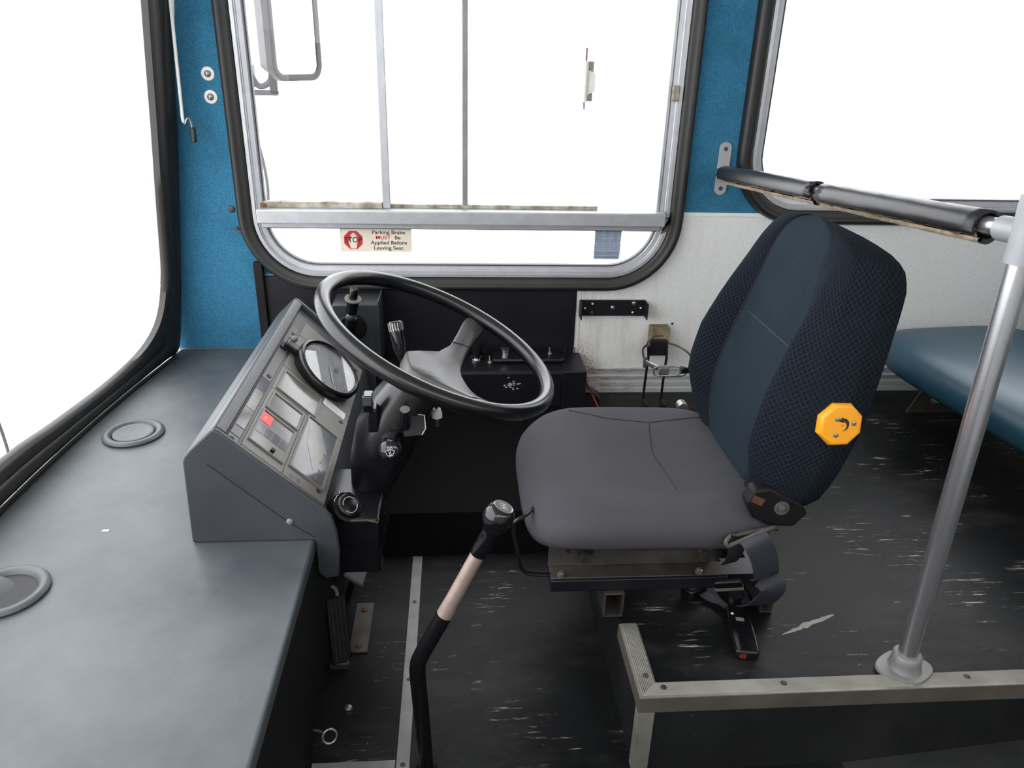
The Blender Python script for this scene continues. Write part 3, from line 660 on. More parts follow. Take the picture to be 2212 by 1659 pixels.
for i, (a, b, l, w) in enumerate(((.008, -.012, .012, 0), (.012, -.012, .010, .2), (.016, -.012, .013, -.2), (.020, -.013, .011, .1), (.024, -.014, .016, .3), (.028, -.011, .010, -.3), (.0, -.010, .006, .6), (.003, -.012, .005, -.6), (.032, -.016, .012, .15))):
    d = (SB*math.cos(w)+SA*math.sin(w)); obox(bm, sp(a, b+.006, -.0578), d, SN.cross(d), SN, l, .0012, .0008)
obj('embossed_mark', bm, 'hole', hub, smooth=0)

# ------------------------------------------------------------------ parking brake on the side console
pb = root('parking_brake', (-.28, 2.1, .32), 'black parking brake lever with a pale ring on a metal box below the window', 'brake lever')
obj('housing', box(B(), -.350, -.219, 2.06, D-.017, .3155, .508), 'box_l', pb, bev=.004)
obj('side_flange', box(B(), -.2195, -.2165, 2.03, D-.017, .335, .525), 'box_l', pb, bev=.0008)
pc = V((-.298, 2.059, .440))
obj('bezel', lathe(B(), pc, -Y_, [(0, .042), (.004, .041), (.008, .036), (.008, .030), (.003, .028), (.003, 0)], 32), 'black_m', pb)
l0, l1 = V((-.303, 2.035, .425)), V((-.276, 2.00, .575)); ax = (l1-l0).normalized(); L = (l1-l0).length
lv = obj('lever', lathe(B(), l0, ax, [(-.02, .018), (0, .020), (.012, .016), (.06, .016), (.061, .012), (.075, .012), (.076, .015), (.105, .016), (.118, .018), (.121, .012), (L-.004, .012), (L, .009), (L, 0)], 24), 'black', pb, smooth=40)
obj('lever_ring', lathe(B(), l0+ax*.119, ax, [(0, .013), (0, .0225), (.003, .0235), (.005, .0225), (.005, .013)], 32), 'panel', lv, label='pale lift ring')
obj('lever_collar', lathe(B(), l0+ax*.062, ax, [(0, .0125), (.002, .0135), (.010, .0135), (.012, .0125)], 24), 'steel', lv)

# ------------------------------------------------------------------ wall fittings
wb = root('wall_bracket', (.47, D, .46), 'dark metal channel bracket screwed to the white board beside the black panel', 'bracket')
obj('back_plate', box(B(), .374, .578, D-.018, D-.0105, .437, .487), 'boxp', wb, bev=.001)
obj('side_flange', box(B(), .374, .377, D-.060, D-.017, .437, .487), 'boxp', wb, bev=.0008)
obj('side_flange', box(B(), .575, .578, D-.060, D-.017, .437, .487), 'boxp', wb, bev=.0008)
for x, z in ((.477, .464), (.542, .478)): obj('screw', screw(B(), (x, D-.018, z), -Y_, .0068, .005), 'steel', wb)
for x, z in ((.414, .476), (.392, .462), (.564, .463), (.540, .449)): obj('hole', lathe(B(), (x, D-.0181, z), -Y_, [(0, .0032), (.0004, .0032), (.0004, 0)], 14), 'white', wb)
obj('screw', screw(B(), (.413, D-.018, .448), -Y_, .0055, .002), 'rust', wb)

eb = root('bottle_bracket', (.62, D, .35), 'black wire bottle bracket with a strap, fixed to the white board behind the seat', 'bracket')
obj('wood_pad', box(B(), .598, .657, D-.045, D-.008, .318, .408), 'wood', eb, bev=.003)
obj('clamp_plate', box(B(), .594, .648, D-.062, D-.0455, .322, .372), 'boxp', eb, bev=.002)
obj('bent_hook', tube(B(), [(.586, D-.05, .36), (.605, D-.055, .384), (.632, D-.055, .386)], .0025, 8), 'dirtsteel', eb)
hoop = [(.588, 2.135, .358), (.570, 2.115, .352), (.563, 2.085, .345), (.563, 2.05, .335)]
obj('hoop_arm', tube(B(), spline(hoop, 6), .0032, 8), 'dirtsteel', eb)
hoop2 = [(.652, 2.135, .362), (.680, 2.12, .356), (.704, 2.09, .346), (.710, 2.055, .335)]
obj('hoop_arm', tube(B(), spline(hoop2, 6), .0032, 8), 'dirtsteel', eb)
for a, m_ in (((.562, 2.045, .334), 'dirtsteel'), ((.710, 2.048, .334), 'black')): obj('hoop_lug', obox(B(), a, X_, Y_, Z_, .013, .012, .032), m_, eb, bev=.003)
stp = spline([(.712, 2.044, .334), (.702, 2.018, .330), (.680, 2.000, .328), (.655, 1.996, .327)], 6)
obj('strap', tube(B(), stp, .0095, 10, flat=.0018, flatdir=Z_), 'black', eb)
obj('strap', tube(B(), spline([(.560, 2.042, .338), (.575, 2.02, .335), (.592, 2.006, .333)], 5), .008, 10, flat=.0016, flatdir=Z_), 'steel', eb)
bk = [V((x, 1.993, .329))+V((a, 0, b)) for x in (.615,) for a, b in [(math.copysign(.040, math.cos(t))*abs(math.cos(t))**.5, .0155*math.copysign(abs(math.sin(t))**.6, math.sin(t))) for t in [i*math.pi/14 for i in range(28)]]]
obj('buckle', tube(B(), bk, .0032, 8, True), 'steel', eb); obj('buckle_plate', box(B(), .588, .620, 1.987, 1.993, .318, .342), 'steel', eb, bev=.004)
obj('buckle_loop', tube(B(), [p+V((.018, -.001, -.002)) for p in bk], .0018, 8, True), 'black', eb)
for x in (.588, .645):
    obj('wire_leg', tube(B(), [(x, 2.125, .355), (x+.002, 2.12, .32), (x-.002, 2.115, .24), (x-.004, 2.11, P+.004), (x-.004, 2.06, P+.004)], .0042, 8), 'black', eb)
obj('plug', lathe(B(), (.672, D-.0071, .408), -Y_, [(0, .004), (.001, .004), (.001, 0)], 12), 'hole', eb)
wl = tube(B(), spline([(.386, 2.10, .30), (.395, 2.07, .255), (.415, 2.02, .22), (.435, 1.95, P+.003), (.45, 1.86, P+.003)], 6), .0022, 8)
tag(obj('red_wire', wl, 'redw'), 'thin red wire hanging out below the end of the black ledge', 'wire')
cl_ = root('metal_clip', (.42, 2.16, .2), 'rusty bent clip against the skirting next to the black ledge', 'clip')
bm = obox(B(), (.425, 2.13, .205), V((.8, 0, -.6)), Y_, V((.6, 0, .8)), .05, .04, .004); obj('clip_plate', bm, 'dirtsteel', cl_)
obj('clip_leg', obox(B(), (.444, 2.13, .189), V((.3, 0, -.95)), Y_, V((.95, 0, .3)), .02, .03, .004), 'rust', cl_)

# things on the blue pillar
for i, (x, z, lb) in enumerate(((-.645, 1.100, 'upper of two domed bolts on white washers on the blue pillar'), (-.645, 1.043, 'lower of two domed bolts on white washers on the blue pillar'))):
    r = root('bolt', (x, D-.006, z), lb, 'bolt', 'washered bolts on the blue pillar')
    obj('washer', lathe(B(), (x, D-.0062, z), -Y_, [(0, .0175), (.002, .0170), (.003, .0155), (.003, 0)], 28), 'white', r, label='white plastic washer')
    obj('bolt_head', lathe(B(), (x, D-.0092, z), -Y_, [(0, .009), (.004, .008), (.007, .0045), (.0075, 0)], 20), 'steel', r)
tag(obj('screw', screw(B(), (-.628, D-.0062, .748), -Y_, .010, .005), 'dirtsteel'), 'grey screw head on the blue pillar level with the window rail', 'screw')
bm = screw(B(), (-.620, D-.0062, .694), -Y_, .006, .004); tube(bm, [(-.619, D-.010, .693), (-.604, D-.013, .682), (-.596, D-.016, .676)], .0028, 8)
tag(obj('screw', bm, 'dirtsteel'), 'bent rusty screw on the blue pillar just below the window rail', 'screw')
br = root('blind_rod', (-.71, 2.13, 1.0), 'thin white metal rod with a black end clip hanging beside the windscreen', 'rod')
obj('rod', tube(B(), [(-.655, 2.118, 1.945), (-.693, 2.118, 1.27), (-.7055, 2.122, .995), (-.705, 2.123, .984)], .0042, 10), 'white', br)
obj('hook', tube(B(), spline([(-.705, 2.123, .986), (-.701, 2.124, .980), (-.697, 2.126, .990), (-.692, 2.128, .992), (-.689, 2.130, .984), (-.688, 2.131, .970)], 5), .0036, 8), 'steel', br)
obj('end_clip', box(B(), -.694, -.681, 2.125, 2.140, .932, .970), 'black', br, bev=.003)
tag(obj('pin', ball(B(), (-.822, 2.165, .338), .004), 'white'), 'tiny white pin head where the dash meets the blue pillar', 'pin')

# stickers and clip on the glass
YG = D+.0038
ss = root('stop_sticker', (-.23, YG, .66), 'cream parking brake warning sticker with a red stop hand on the lower glass', 'sticker')
bm = B(); prism(bm, [(p.x, p.y) for p, n in rrect(-.334, -.128, .6265, .6955, .006, 4)], (0, YG, 0), X_, Z_, -Y_, .0001, .0007); obj('backing', bm, 'cream', ss, smooth=0)
oc = V((-.2965, YG-.0007, .6610)); cth = math.cos(math.pi/8)
bm = B(); prism(bm, [(.0285*math.cos(math.pi/8+i*math.pi/4), .0285*math.sin(math.pi/8+i*math.pi/4)) for i in range(8)], oc, X_, Z_, -Y_, 0, .0004); obj('octagon', bm, 'red', ss, smooth=0)
hand = [(-.010, -.026), (.011, -.026), (.012, -.014), (.0165, -.003), (.0175, .008), (.0145, .008), (.0125, .002), (.0120, .016), (.0078, .0165), (.0073, .006), (.0068, .021), (.0024, .0215), (.0020, .007), (.0012, .022), (-.0032, .022), (-.0035, .007), (-.0045, .0185), (-.0085, .018), (-.009, .002), (-.0125, -.004), (-.0165, -.001), (-.0175, -.004), (-.0135, -.014)]
bm = B(); prism(bm, [(a*.80, b*.95) for a, b in hand], oc, X_, Z_, -Y_, .0004, .0008); obj('hand_symbol', bm, 'cream', ss, smooth=0)
text('stop_word', 'STOP', .0225, 'text', ss, oc-Y_*.0010, X_, Z_, -Y_, .0002, xs=.92)
for i, (t, m_) in enumerate((('Parking Brake', 'text'), (None, None), ('Applied Before', 'text'), ('Leaving Seat.', 'text'))):
    z = .6838-i*.0153
    if t: text('warning_line', t, .0150, m_, ss, (-.1945, YG-.0008, z), X_, Z_, -Y_, .0002, xs=1.15)
    else:
        text('warning_line', 'MUST', .0150, 'red', ss, (-.2105, YG-.0008, z), X_, Z_, -Y_, .0002, xs=1.15); text('warning_line', 'Be', .0150, 'text', ss, (-.1690, YG-.0008, z), X_, Z_, -Y_, .0002, xs=1.15)
bs = root('table_sticker', (.45, YG, .65), 'blue grey sticker printed with a small table of figures on the lower glass', 'sticker')
bm = B(); prism(bm, [(.412, .609), (.488, .608), (.4905, .6955), (.4105, .6960)], (0, YG, 0), X_, Z_, -Y_, .0001, .0007); obj('backing', bm, 'bluest', bs, smooth=0)
bm = B()
def bar(x0, x1, z0, z1): box(bm, x0, x1, YG-.0011, YG-.0007, z0, z1)
for z in (.688, .6825, .677, .6655, .659, .651, .6425, .633): bar(.413, .487, z, z+.0005)
for x in (.437, .462): bar(x, x+.0005, .634, .688)
bar(.411, .412, .609, .696); bar(.4885, .4895, .609, .695); bar(.411, .489, .6945, .6955)
for z in (.6905, .685, .679, .674, .6685, .662, .6535, .645, .6375):
    for x0, x1 in ((.415, .434), (.442, .458), (.466, .482)):
        x = x0
        while x < x1-.003:
            l = random.uniform(.0015, .004); bar(x, x+l, z, z+.0018); x += l+random.uniform(.0008, .003)
for z in (.629, .6255, .622, .6165, .613):
    x = .415
    while x < .484:
        l = random.uniform(.002, .006); bar(x, min(x+l, .486), z, z+.0017); x += l+.001
obj('printed_table', bm, 'bluedk', bs, smooth=0)
pc_ = root('pen_clip', (.365, D, 1.1), 'white plastic clip holding a plum coloured pen against the window glass', 'clip')
YC = D+.0019
obj('pen', tube(B(), [(.3525, YC-.008, 1.186), (.3525, YC-.008, 1.05), (.3535, YC-.008, 1.037), (.354, YC-.008, 1.027)], [.0030, .0030, .0026, .0008], 10), 'plum', pc_)
obj('sleeve', tube(B(), [(.3525, YC-.008, 1.153), (.3525, YC-.008, 1.050)], .0082, 16), 'white', pc_)
bm = B(); prism(bm, [(.359, 1.132), (.378, 1.124), (.381, 1.118), (.381, 1.082), (.378, 1.076), (.359, 1.068)], (0, YC, 0), X_, Z_, -Y_, .0032, .009); obj('clip_body', bm, 'white', pc_, bev=.001)
obj('clip_back', box(B(), .357, .3755, YC-.0032, YC-.0004, 1.052, 1.153), 'dirty', pc_)

# ------------------------------------------------------------------ driver seat
seat = root('driver_seat', (.36, 1.32, P), 'dark driver seat with grey cushion and blue black backrest on the platform', 'seat')
def outl(k, z, n=64):
    x0, x1, y0, y1 = .128, .588, 1.085, 1.552; cx, cy = (x0+x1)/2, (y0+y1)/2; hx, hy = (x1-x0)/2, (y1-y0)/2; r = []
    for i in range(n):
        t = 2*math.pi*i/n; c_, s_ = math.cos(t), math.sin(t); e = 2/4.2 if c_ < 0 else 2/6.5
        r.append((cx+hx*k*math.copysign(abs(c_)**e, c_), cy+hy*k*math.copysign(abs(s_)**e, s_)))
    return r
def ctop(x, y, k):
    base = .436+.010*math.cos(max(-1, min(1, (x-.34)/.3))*1.5)
    dish = -.010*math.exp(-((x-.42)/.14)**2-((y-1.32)/.15)**2)
    nose = -.030*max(0, (.26-x)/.13)**2
    edge = -.030*max(0, (k-.80)/.20)**2.2
    return base+dish+nose+edge
bm = B(); rings = []
for k in (.03, .2, .38, .55, .7, .8, .87, .93, .97, 1.0):
    rings.append([V((x, y, ctop(x, y, k))) for x, y in outl(k, 0)])
for k, dz in ((1.012, -.012), (1.012, -.024), (.995, -.040), (.96, -.052), (.90, -.056)):
    rings.append([V((x, y, ctop(*outl(1.0, 0)[i], 1)+dz+(.010*max(0, (.26-x)/.13) if dz < -.04 else 0))) for i, (x, y) in enumerate(outl(k, 0))])
loft(bm, rings); cu = obj('cushion', bm, 'cush', seat, smooth=80, label='flat grey fabric seat cushion')
def seam(pts, name='seam'):
    P_ = []
    for i in range(len(pts)-1):
        for j in range(8): P_.append(V(pts[i]).lerp(V(pts[i+1]), j/8))
    P_.append(V(pts[-1]))
    obj(name, tube(B(), [V((p.x, p.y, ctop(p.x, p.y, .5)+.0002)) for p in P_], .0011, 6), 'seam', cu)
seam([(.418, 1.445, 0), (.395, 1.32, 0), (.405, 1.17, 0)]); seam([(.418, 1.445, 0), (.56, 1.475, 0)]); seam([(.418, 1.445, 0), (.33, 1.46, 0), (.25, 1.50, 0)])
# backrest
BO = V((.547, 1.313, .432)); th = math.radians(10)
BU = V((math.sin(th), 0, math.cos(th))); BF = V((-math.cos(th), 0, math.sin(th)))
WV = [(0, .180), (.02, .21), (.05, .230), (.10, .240), (.16, .241), (.22, .236), (.28, .226), (.34, .213), (.39, .201), (.43, .188), (.455, .172), (.473, .147), (.485, .11), (.492, .07), (.495, .03), (.4962, .002)]
DV = [(0, .065), (.02, .080), (.06, .094), (.2, .112), (.35, .118), (.42, .122), (.45, .115), (.47, .098), (.485, .06), (.495, .015), (.4962, .001)]
BV = [(0, .006), (.05, .032), (.12, .060), (.22, .062), (.30, .046), (.38, .022), (.45, .005), (.5, 0)]
def itp(T, v):
    for (a, x), (b, y) in zip(T, T[1:]):
        if v <= b: return x+(y-x)*(v-a)/(b-a)
    return T[-1][1]
VS = [0, .01, .025, .05, .08, .11, .145, .18, .215, .25, .268, .275, .282, .32, .35, .38, .405, .425, .44, .455, .465, .474, .481, .487, .491, .494, .495, .4962]
SS = [math.copysign(1-(1-abs(-1+i/20))**1.25, -1+i/20) for i in range(41)]
def bpt(s, v, front=True):
    w, d = itp(WV, v), itp(DV, v)
    a = abs(s); rnd = (1-a**7)**(1/7) if a < 1 else 0
    top = max(0, (v-.40)/.095)
    if front:
        bol = itp(BV, v)*math.exp(-((a-.78)/.17)**2)
        groove = -.0075*math.exp(-((a-SS[30])/.022)**2)
        lum = .014*math.exp(-((v-.13)/.11)**2)*(1-a*a)
        crease = -.003*math.exp(-((v-.275)/.005)**2) if a < SS[30]-.01 else 0
        f = (d*.5+bol+lum)*rnd+groove*(1 if rnd > .3 else 0)+crease
    else: f = -d*.5*rnd
    f -= .015*top*top
    f -= d*.5
    return BO+BU*v+BF*f+Y_*(s*w)
ARC = {}
def arc_build():
    for sg in (-1, 1):
        idx = [j for j in range(41) if SS[j]*sg >= -1e-9]; idx.sort(key=lambda j: abs(SS[j])); t = 0
        for a, b in zip(idx, idx[1:]):
            ARC[a, True] = sg*t if abs(SS[a]) > 1e-9 else 0
            t += (bpt(SS[b], .2)-bpt(SS[a], .2)).length; ARC[b, True] = sg*t
        for a, b in zip(idx[::-1], idx[::-1][1:]):
            ARC[a, False] = sg*t; t += (bpt(SS[b], .2, False)-bpt(SS[a], .2, False)).length; ARC[b, False] = sg*t
arc_build()
def grid(bmx, uvl, s_idx, front):
    vt = {}
    for i, v in enumerate(VS):
        for j in s_idx: vt[i, j] = bmx.verts.new(bpt(SS[j], v, front))
    for i in range(len(VS)-1):
        for j, j2 in zip(s_idx, s_idx[1:]):
            f = bmx.faces.new((vt[i, j], vt[i, j2], vt[i+1, j2], vt[i+1, j]))
            for lp, (a, b) in zip(f.loops, ((i, j), (i, j2), (i+1, j2), (i+1, j))):
                lp[uvl].uv = (ARC[b, front], VS[a])
    return vt
def fabric(name, idx_f, idx_b, mat, label):
    bm = B(); uvl = bm.loops.layers.uv.new('UVMap')
    if idx_f: grid(bm, uvl, idx_f, True)
    if idx_b: grid(bm, uvl, idx_b, False)
    if idx_b:
        rim = [bpt(SS[j], VS[0], False) for j in idx_b]
        bm.faces.new([bm.verts.new(p) for p in rim]+[bm.verts.new(bpt(SS[j], VS[0], True)) for j in range(39, 0, -1)])
    bmesh.ops.remove_doubles(bm, verts=bm.verts, dist=.0002)
    return obj(name, bm, mat, seat, smooth=80, label=label)
fabric('backrest_centre', list(range(10, 31)), None, 'back_c', 'dark blue ribbed centre panel of the backrest')
fabric('bolster', list(range(0, 11)), None, 'back_s', 'diamond patterned side bolster nearest the doorway')
fabric('bolster', list(range(30, 41)), None, 'back_s', 'diamond patterned side bolster nearest the window')
fabric('back_shell', None, list(range(0, 41)), 'back_s', 'dark fabric back of the backrest')
for s in (SS[10], SS[30]): obj('back_seam', tube(B(), [bpt(s, v)+BF*.001 for v in VS[2:-2]], .0016, 6), 'seam', seat)
obj('cross_seam', tube(B(), [bpt(s, .275)+BF*.0005 for s in [-.49+.98*i/16 for i in range(17)]], .0009, 6), 'seam_l', seat)
obj('lower_piping', tube(B(), spline([bpt(-.90, .0)+V((0, -.004, -.002)), bpt(-.98, .006, False)+V((-.05, -.010, -.004)), bpt(-.98, .0, False)+V((.0, -.005, -.008))], 8), .003, 8), 'black_m', seat)
# recline wheel
kc = bpt(-1, .19)+BF*-.024; kn = V((.05, -.985, .16)).normalized(); ku, kv, _ = frame_from(kn)
KC = V((.632, 1.093, .621))
bm = B(); kpoly = [(.040*math.cos(math.radians(22+45*i))*(1.0 if i % 2 else 1.0), .039*math.sin(math.radians(22+45*i))) for i in range(8)]
loft(bm, [[KC+ku*a*s+kv*b*s+kn*h for a, b in kpoly] for s, h in ((.92, 0), (1.0, .004), (1.0, .017), (.985, .0215), (.95, .025), (.88, .0268), (.80, .027))])
kb = obj('recline_wheel', bm, 'yellow', seat, smooth=40, label='eight sided amber recline wheel')
if ku.x < 0: ku, kv = -ku, -kv
if kv.z < 0: kv = -kv
for a, b in ((-.009, .011), (.0205, .0030), (-.009, -.0165)): obj('rivet', lathe(B(), KC+ku*a+kv*b+kn*.0272, kn, [(0, .0042), (.0012, .004), (.002, .0025), (.002, 0)], 16), 'steel', kb)
bm = B(); arc = [(.001, .0095, .0028), (.005, .0085, .0032), (.009, .005, .0028), (.0105, .0, .002), (.0095, -.005, .0014), (.006, -.0085, .0007), (.003, -.010, .0003)]
lo_, hi_ = [], []
for i, (a, b, w) in enumerate(arc):
    t = V((arc[min(i+1, 6)][0]-arc[max(i-1, 0)][0], arc[min(i+1, 6)][1]-arc[max(i-1, 0)][1])).normalized(); m_ = V((-t.y, t.x))
    lo_.append((a+m_.x*w, b+m_.y*w)); hi_.append((a-m_.x*w, b-m_.y*w))
prism(bm, lo_+hi_[::-1], KC, ku, kv, kn, .0271, .0276)
prism(bm, [(-.006, .007), (.0, .0145), (.003, .0045)], KC, ku, kv, kn, .0271, .0276)
prism(bm, circ(.0011, 8, None, (.001, -.0005)), KC, ku, kv, kn, .0271, .0276)
obj('turn_arrow', bm, 'ink', kb, smooth=0)
bm = B()
for s in (-1, 1):
    for i in range(3):
        c0 = KC+kn*.0270+ku*(s*.0255)+kv*((-.006 if s < 0 else .004)+.006*(i-1)); obox(bm, c0, (ku+kv*.15).normalized(), kv, kn, .012, .0012, .0012)
obj('grip_ridge', bm, 'yellow', kb)
obj('wheel_boss', cyl(B(), KC-kn*.02, KC, .02), 'black_m', seat)
# recliner hinge at the back of the cushion
bm = B(); prism(bm, [(.505, .462), (.516, .488), (.545, .492), (.605, .460), (.622, .437), (.600, .410), (.560, .412), (.522, .430)], (0, 1.100, 0), X_, Z_, -Y_, -.02, .012)
hg = obj('recliner_hinge', bm, 'black_m', seat, bev=.006, seg=3)
obj('pivot', lathe(B(), (.570, 1.0878, .452), -Y_, [(0, .0135), (.003, .013), (.003, .0095), (.001, .009), (.001, .0065), (.005, .006), (.006, 0)], 24), 'steel', hg)
obj('rust_patch', obox(B(), (.525, 1.0876, .468), V((.9, 0, -.4)), Y_, V((.4, 0, .9)), .022, .001, .014), 'rust', hg)
bm = lathe(B(), (.522, 1.555, .43), Y_, [(-.02, .012), (.004, .012), (.006, .007), (.014, .006)], 14); obj('hinge_pin', bm, 'steel', seat)
# runners, linkage and feet
for y, nm in ((1.14, 'near'), (1.46, 'far')):
    rl = obj('slide_rail', box(B(), .176, .520, y, y+.046, .236, .262), 'boxp', seat, bev=.002)
    obj('rail_top', box(B(), .176, .520, y+.004, y+.044, .2625, .2655), 'dirtsteel', rl, bev=.001)
    obj('rail_web', box(B(), .174, .495, y+.040, y+.044, .266, .320), 'dirtsteel', rl, bev=.001)
for x, y in ((.196, 1.150), (.463, 1.150)): obj('bolt', lathe(B(), (x, y, .266), Z_, [(0, .0075), (.006, .0075), (.007, .005), (.010, .004)], 6), 'steel', seat)
obj('hole', lathe(B(), (.212, 1.1797, .302), -Y_, [(0, .006), (.0005, .006), (.0005, 0)], 16), 'hole', seat)
for x, m_ in ((.246, 'boxp'), (.478, 'rust')):
    bm = obox(B(), (x+.012, 1.166, .335), V((.45, 0, .89)), Y_, V((.89, 0, -.45)), .085, .010, .022); lk = obj('link_arm', bm, m_, seat, bev=.003)
    obj('link_pivot', lathe(B(), (x-.004, 1.160, .300), -Y_, [(0, .012), (.005, .0115), (.005, .0065), (.003, .006), (.003, 0)], 20), 'dirtsteel', lk)
bm = B()
for y in (1.19, 1.44): box(bm, .17, .54, y, y+.03, .335, .362)
obj('pan_frame', bm, 'black_m', seat, bev=.002)
obj('pan', box(B(), .16, .56, 1.13, 1.51, .358, .368), 'black_m', seat)
for x, w_ in ((.280, .038), (.590, .026)):
    bm = B(); t = .003
    o_ = [(x, P+.001), (x+w_, P+.001), (x+w_, .2345), (x, .2345)]; i_ = [(x+t, P+t), (x+w_-t, P+t), (x+w_-t, .2345-t), (x+t, .2345-t)]
    rr = [[V((a, y, b)) for a, b in q] for q, y in ((o_, 1.51), (o_, 1.132), (i_, 1.132), (i_, 1.50))]
    loft(bm, rr); ft = obj('box_foot', bm, 'dirtsteel', seat, bev=.0008)
    obj('foot_rust', box(B(), x+t+.001, x+w_-t-.001, 1.20, 1.21, P+t+.001, .230), 'rust', ft, smooth=0)
obj('cross_bearer', box(B(), .52, .60, 1.15, 1.20, .236, .2601), 'boxp', seat)
obj('slide_bar', tube(B(), spline([(.178, 1.16, .262), (.140, 1.158, .266), (.120, 1.155, .282), (.112, 1.15, .32), (.102, 1.15, .375), (.108, 1.15, .394), (.125, 1.16, .398), (.16, 1.22, .39)], 6), .0038, 8), 'black', seat)

# ------------------------------------------------------------------ seat belt
sb = root('seat_belt', (.54, 1.1, P), 'black lap belt and buckle hanging from the seat side onto the platform', 'seat belt')
gp = [V((.480, 1.075, .404)), V((.472, 1.070, .397)), V((.474, 1.066, .389)), V((.486, 1.066, .394)), V((.540, 1.062, .425)), V((.552, 1.062, .429)), V((.557, 1.066, .423)), V((.552, 1.075, .418))]
obj('guide_ring', tube(B(), spline(gp+[gp[0]], 4)[:-1], .0042, 8, True), 'dirtsteel', sb)
def ribbon(pts, w, th_, wd, name, par):
    pts = spline(pts, 6); rings = []
    for i, p in enumerate(pts):
        t = (pts[min(i+1, len(pts)-1)]-pts[max(i-1, 0)]).normalized(); d = V(wd[0]).lerp(V(wd[1]), i/(len(pts)-1)); d = (d-t*d.dot(t)).normalized(); n = t.cross(d)
        rings.append([p+d*w/2+n*th_, p+d*w/2-n*th_, p-d*w/2-n*th_, p-d*w/2+n*th_])
    return obj(name, loft(B(), rings), 'web', par, smooth=50)
ribbon([(.513, 1.064, .412), (.520, 1.052, .404), (.534, 1.050, .380), (.545, 1.053, .350), (.552, 1.06, .325), (.553, 1.075, .312)], .048, .0011, ((.86, -.06, .5), (.92, .2, .12)), 'webbing', sb)
ribbon([(.553, 1.075, .313), (.566, 1.062, .306), (.570, 1.060, .292), (.568, 1.068, .270), (.560, 1.085, .240), (.556, 1.12, .21), (.558, 1.16, P+.006), (.563, 1.20, P+.004)], .048, .0011, ((.9, .1, .2), (.97, -.2, .1)), 'webbing', sb)
ribbon([(.498, 1.08, .402), (.500, 1.085, .37), (.505, 1.10, .34), (.506, 1.12, .31)], .030, .0011, ((1, 0, .2), (1, .2, .1)), 'webbing', sb)
bd = V((.520, 1.007, 0))-V((.542, 1.135, 0)); bd.normalize(); bw = V((-bd.y, bd.x, 0)); bw = bw if bw.x > 0 else -bw
bc = V((.531, 1.071, P+.001))
outl_ = [(-.066, .0165), (-.058, .021), (.02, .0235), (.058, .022), (.064, .018)]
pl_ = [(a, b) for a, b in outl_]+[(a, -b) for a, b in outl_[::-1]]
bm = B(); prism(bm, pl_, bc, bd, bw, Z_, 0, .020); bk_ = obj('buckle', bm, 'black', sb, bev=.004, seg=3)
obj('buckle_label', obox(B(), bc+bd*-.022+Z_*.0203, bd, bw, Z_, .009, .015, .0006), 'wornpaint', bk_); obj('buckle_rivet', lathe(B(), bc+bd*-.037-bw*.012+Z_*.02, Z_, [(0, .003), (.001, .0025), (.001, 0)], 12), 'white', bk_)
obj('release_button', obox(B(), bc+bd*.0625+Z_*.010-bw*.008, bd, bw, Z_, .004, .012, .010), 'redw', bk_)
t0, t1 = V((.540, 1.128, P+.016)), V((.497, 1.088, .288)); td = (t1-t0).normalized(); tw = (bw-td*td.dot(bw)).normalized(); tn = td.cross(tw)
prof_ = [(0, .012), (.030, .013), (.055, .021), (.085, .0255), (.110, .0255), (.122, .0225)]
bm = B(); loft(bm, [[t0+td*a+tw*b+tn*.004, t0+td*a+tw*b-tn*.004, t0+td*a-tw*b-tn*.004, t0+td*a-tw*b+tn*.004] for a, b in prof_]); tg_ = obj('buckle_sleeve', bm, 'black', sb, bev=.002)
obj('sleeve_band', obox(B(), t0+td*.095, td, tw, tn, .010, .0515, .0088), 'panel', tg_)
bm = obox(B(), (.475, 1.19, P+.014), V((.8, .55, 0)).normalized(), V((-.55, .8, 0)).normalized(), Z_, .05, .03, .026); obj('anchor_block', bm, 'black', sb, bev=.004)
ribbon([(.49, 1.185, P+.010), (.508, 1.17, P+.006), (.530, 1.150, P+.012), (.538, 1.138, P+.014)], .022, .001, ((.5, .8, 0), (.9, .2, 0)), 'webbing', sb)

# ------------------------------------------------------------------ gear lever
gl = root('gear_lever', (-.058, .95, 0), 'cranked gear lever with worn shaft and round black knob rising from the cab floor', 'gear lever')
GP = [V((-.058, .95, .001)), V((-.062, .95, .12)), V((-.067, .95, .225)), V((-.066, .95, .25)), V((-.060, .95, .272)), V((-.021, .95, .355))]
top = V((.059, .951, .540)); d = (top-V((-.0215, .95, .362))).normalized()
obj('shaft', tube(B(), spline(GP, 8), .0135, 14), 'black', gl)
p0 = V((-.021, .95, .355))
obj('worn_shaft', tube(B(), [p0, p0+d*.03, p0+d*.132], [.0134, .0122, .0112], 14), 'wornpaint', gl, label='bare worn upper shaft')
obj('shaft_collar', lathe(B(), (-.058, .95, .0002), Z_, [(0, .022), (.004, .021), (.008, .015)]), 'black_m', gl)
kn0 = p0+d*.126
kb_ = obj('knob', lathe(B(), kn0, d, [(0, .0125), (.002, .0135), (.040, .0125), (.047, .0128), (.053, .0165), (.060, .0208), (.069, .0238), (.079, .0240), (.087, .0212), (.092, .0170), (.0925, .016), (.0925, 0)], 32), 'black_g', gl, smooth=60)
gt = V((.35, -.1, .93)).normalized()
obj('knob_ring', lathe(B(), kn0+d*.0922, d, [(0, .0150), (.0010, .0162), (.0018, .0150), (.001, .0132)], 32), 'steel', kb_); obj('knob_badge', lathe(B(), kn0+d*.0926, d, [(0, .0132), (.0008, .0132), (.0008, 0)], 28), 'panel_d', kb_)
u, v, _ = frame_from(d); bm = B(); o_ = kn0+d*.0936
for a in (-.006, 0, .006): obox(bm, o_+u*a, v, u, d, .012, .001, .0006)
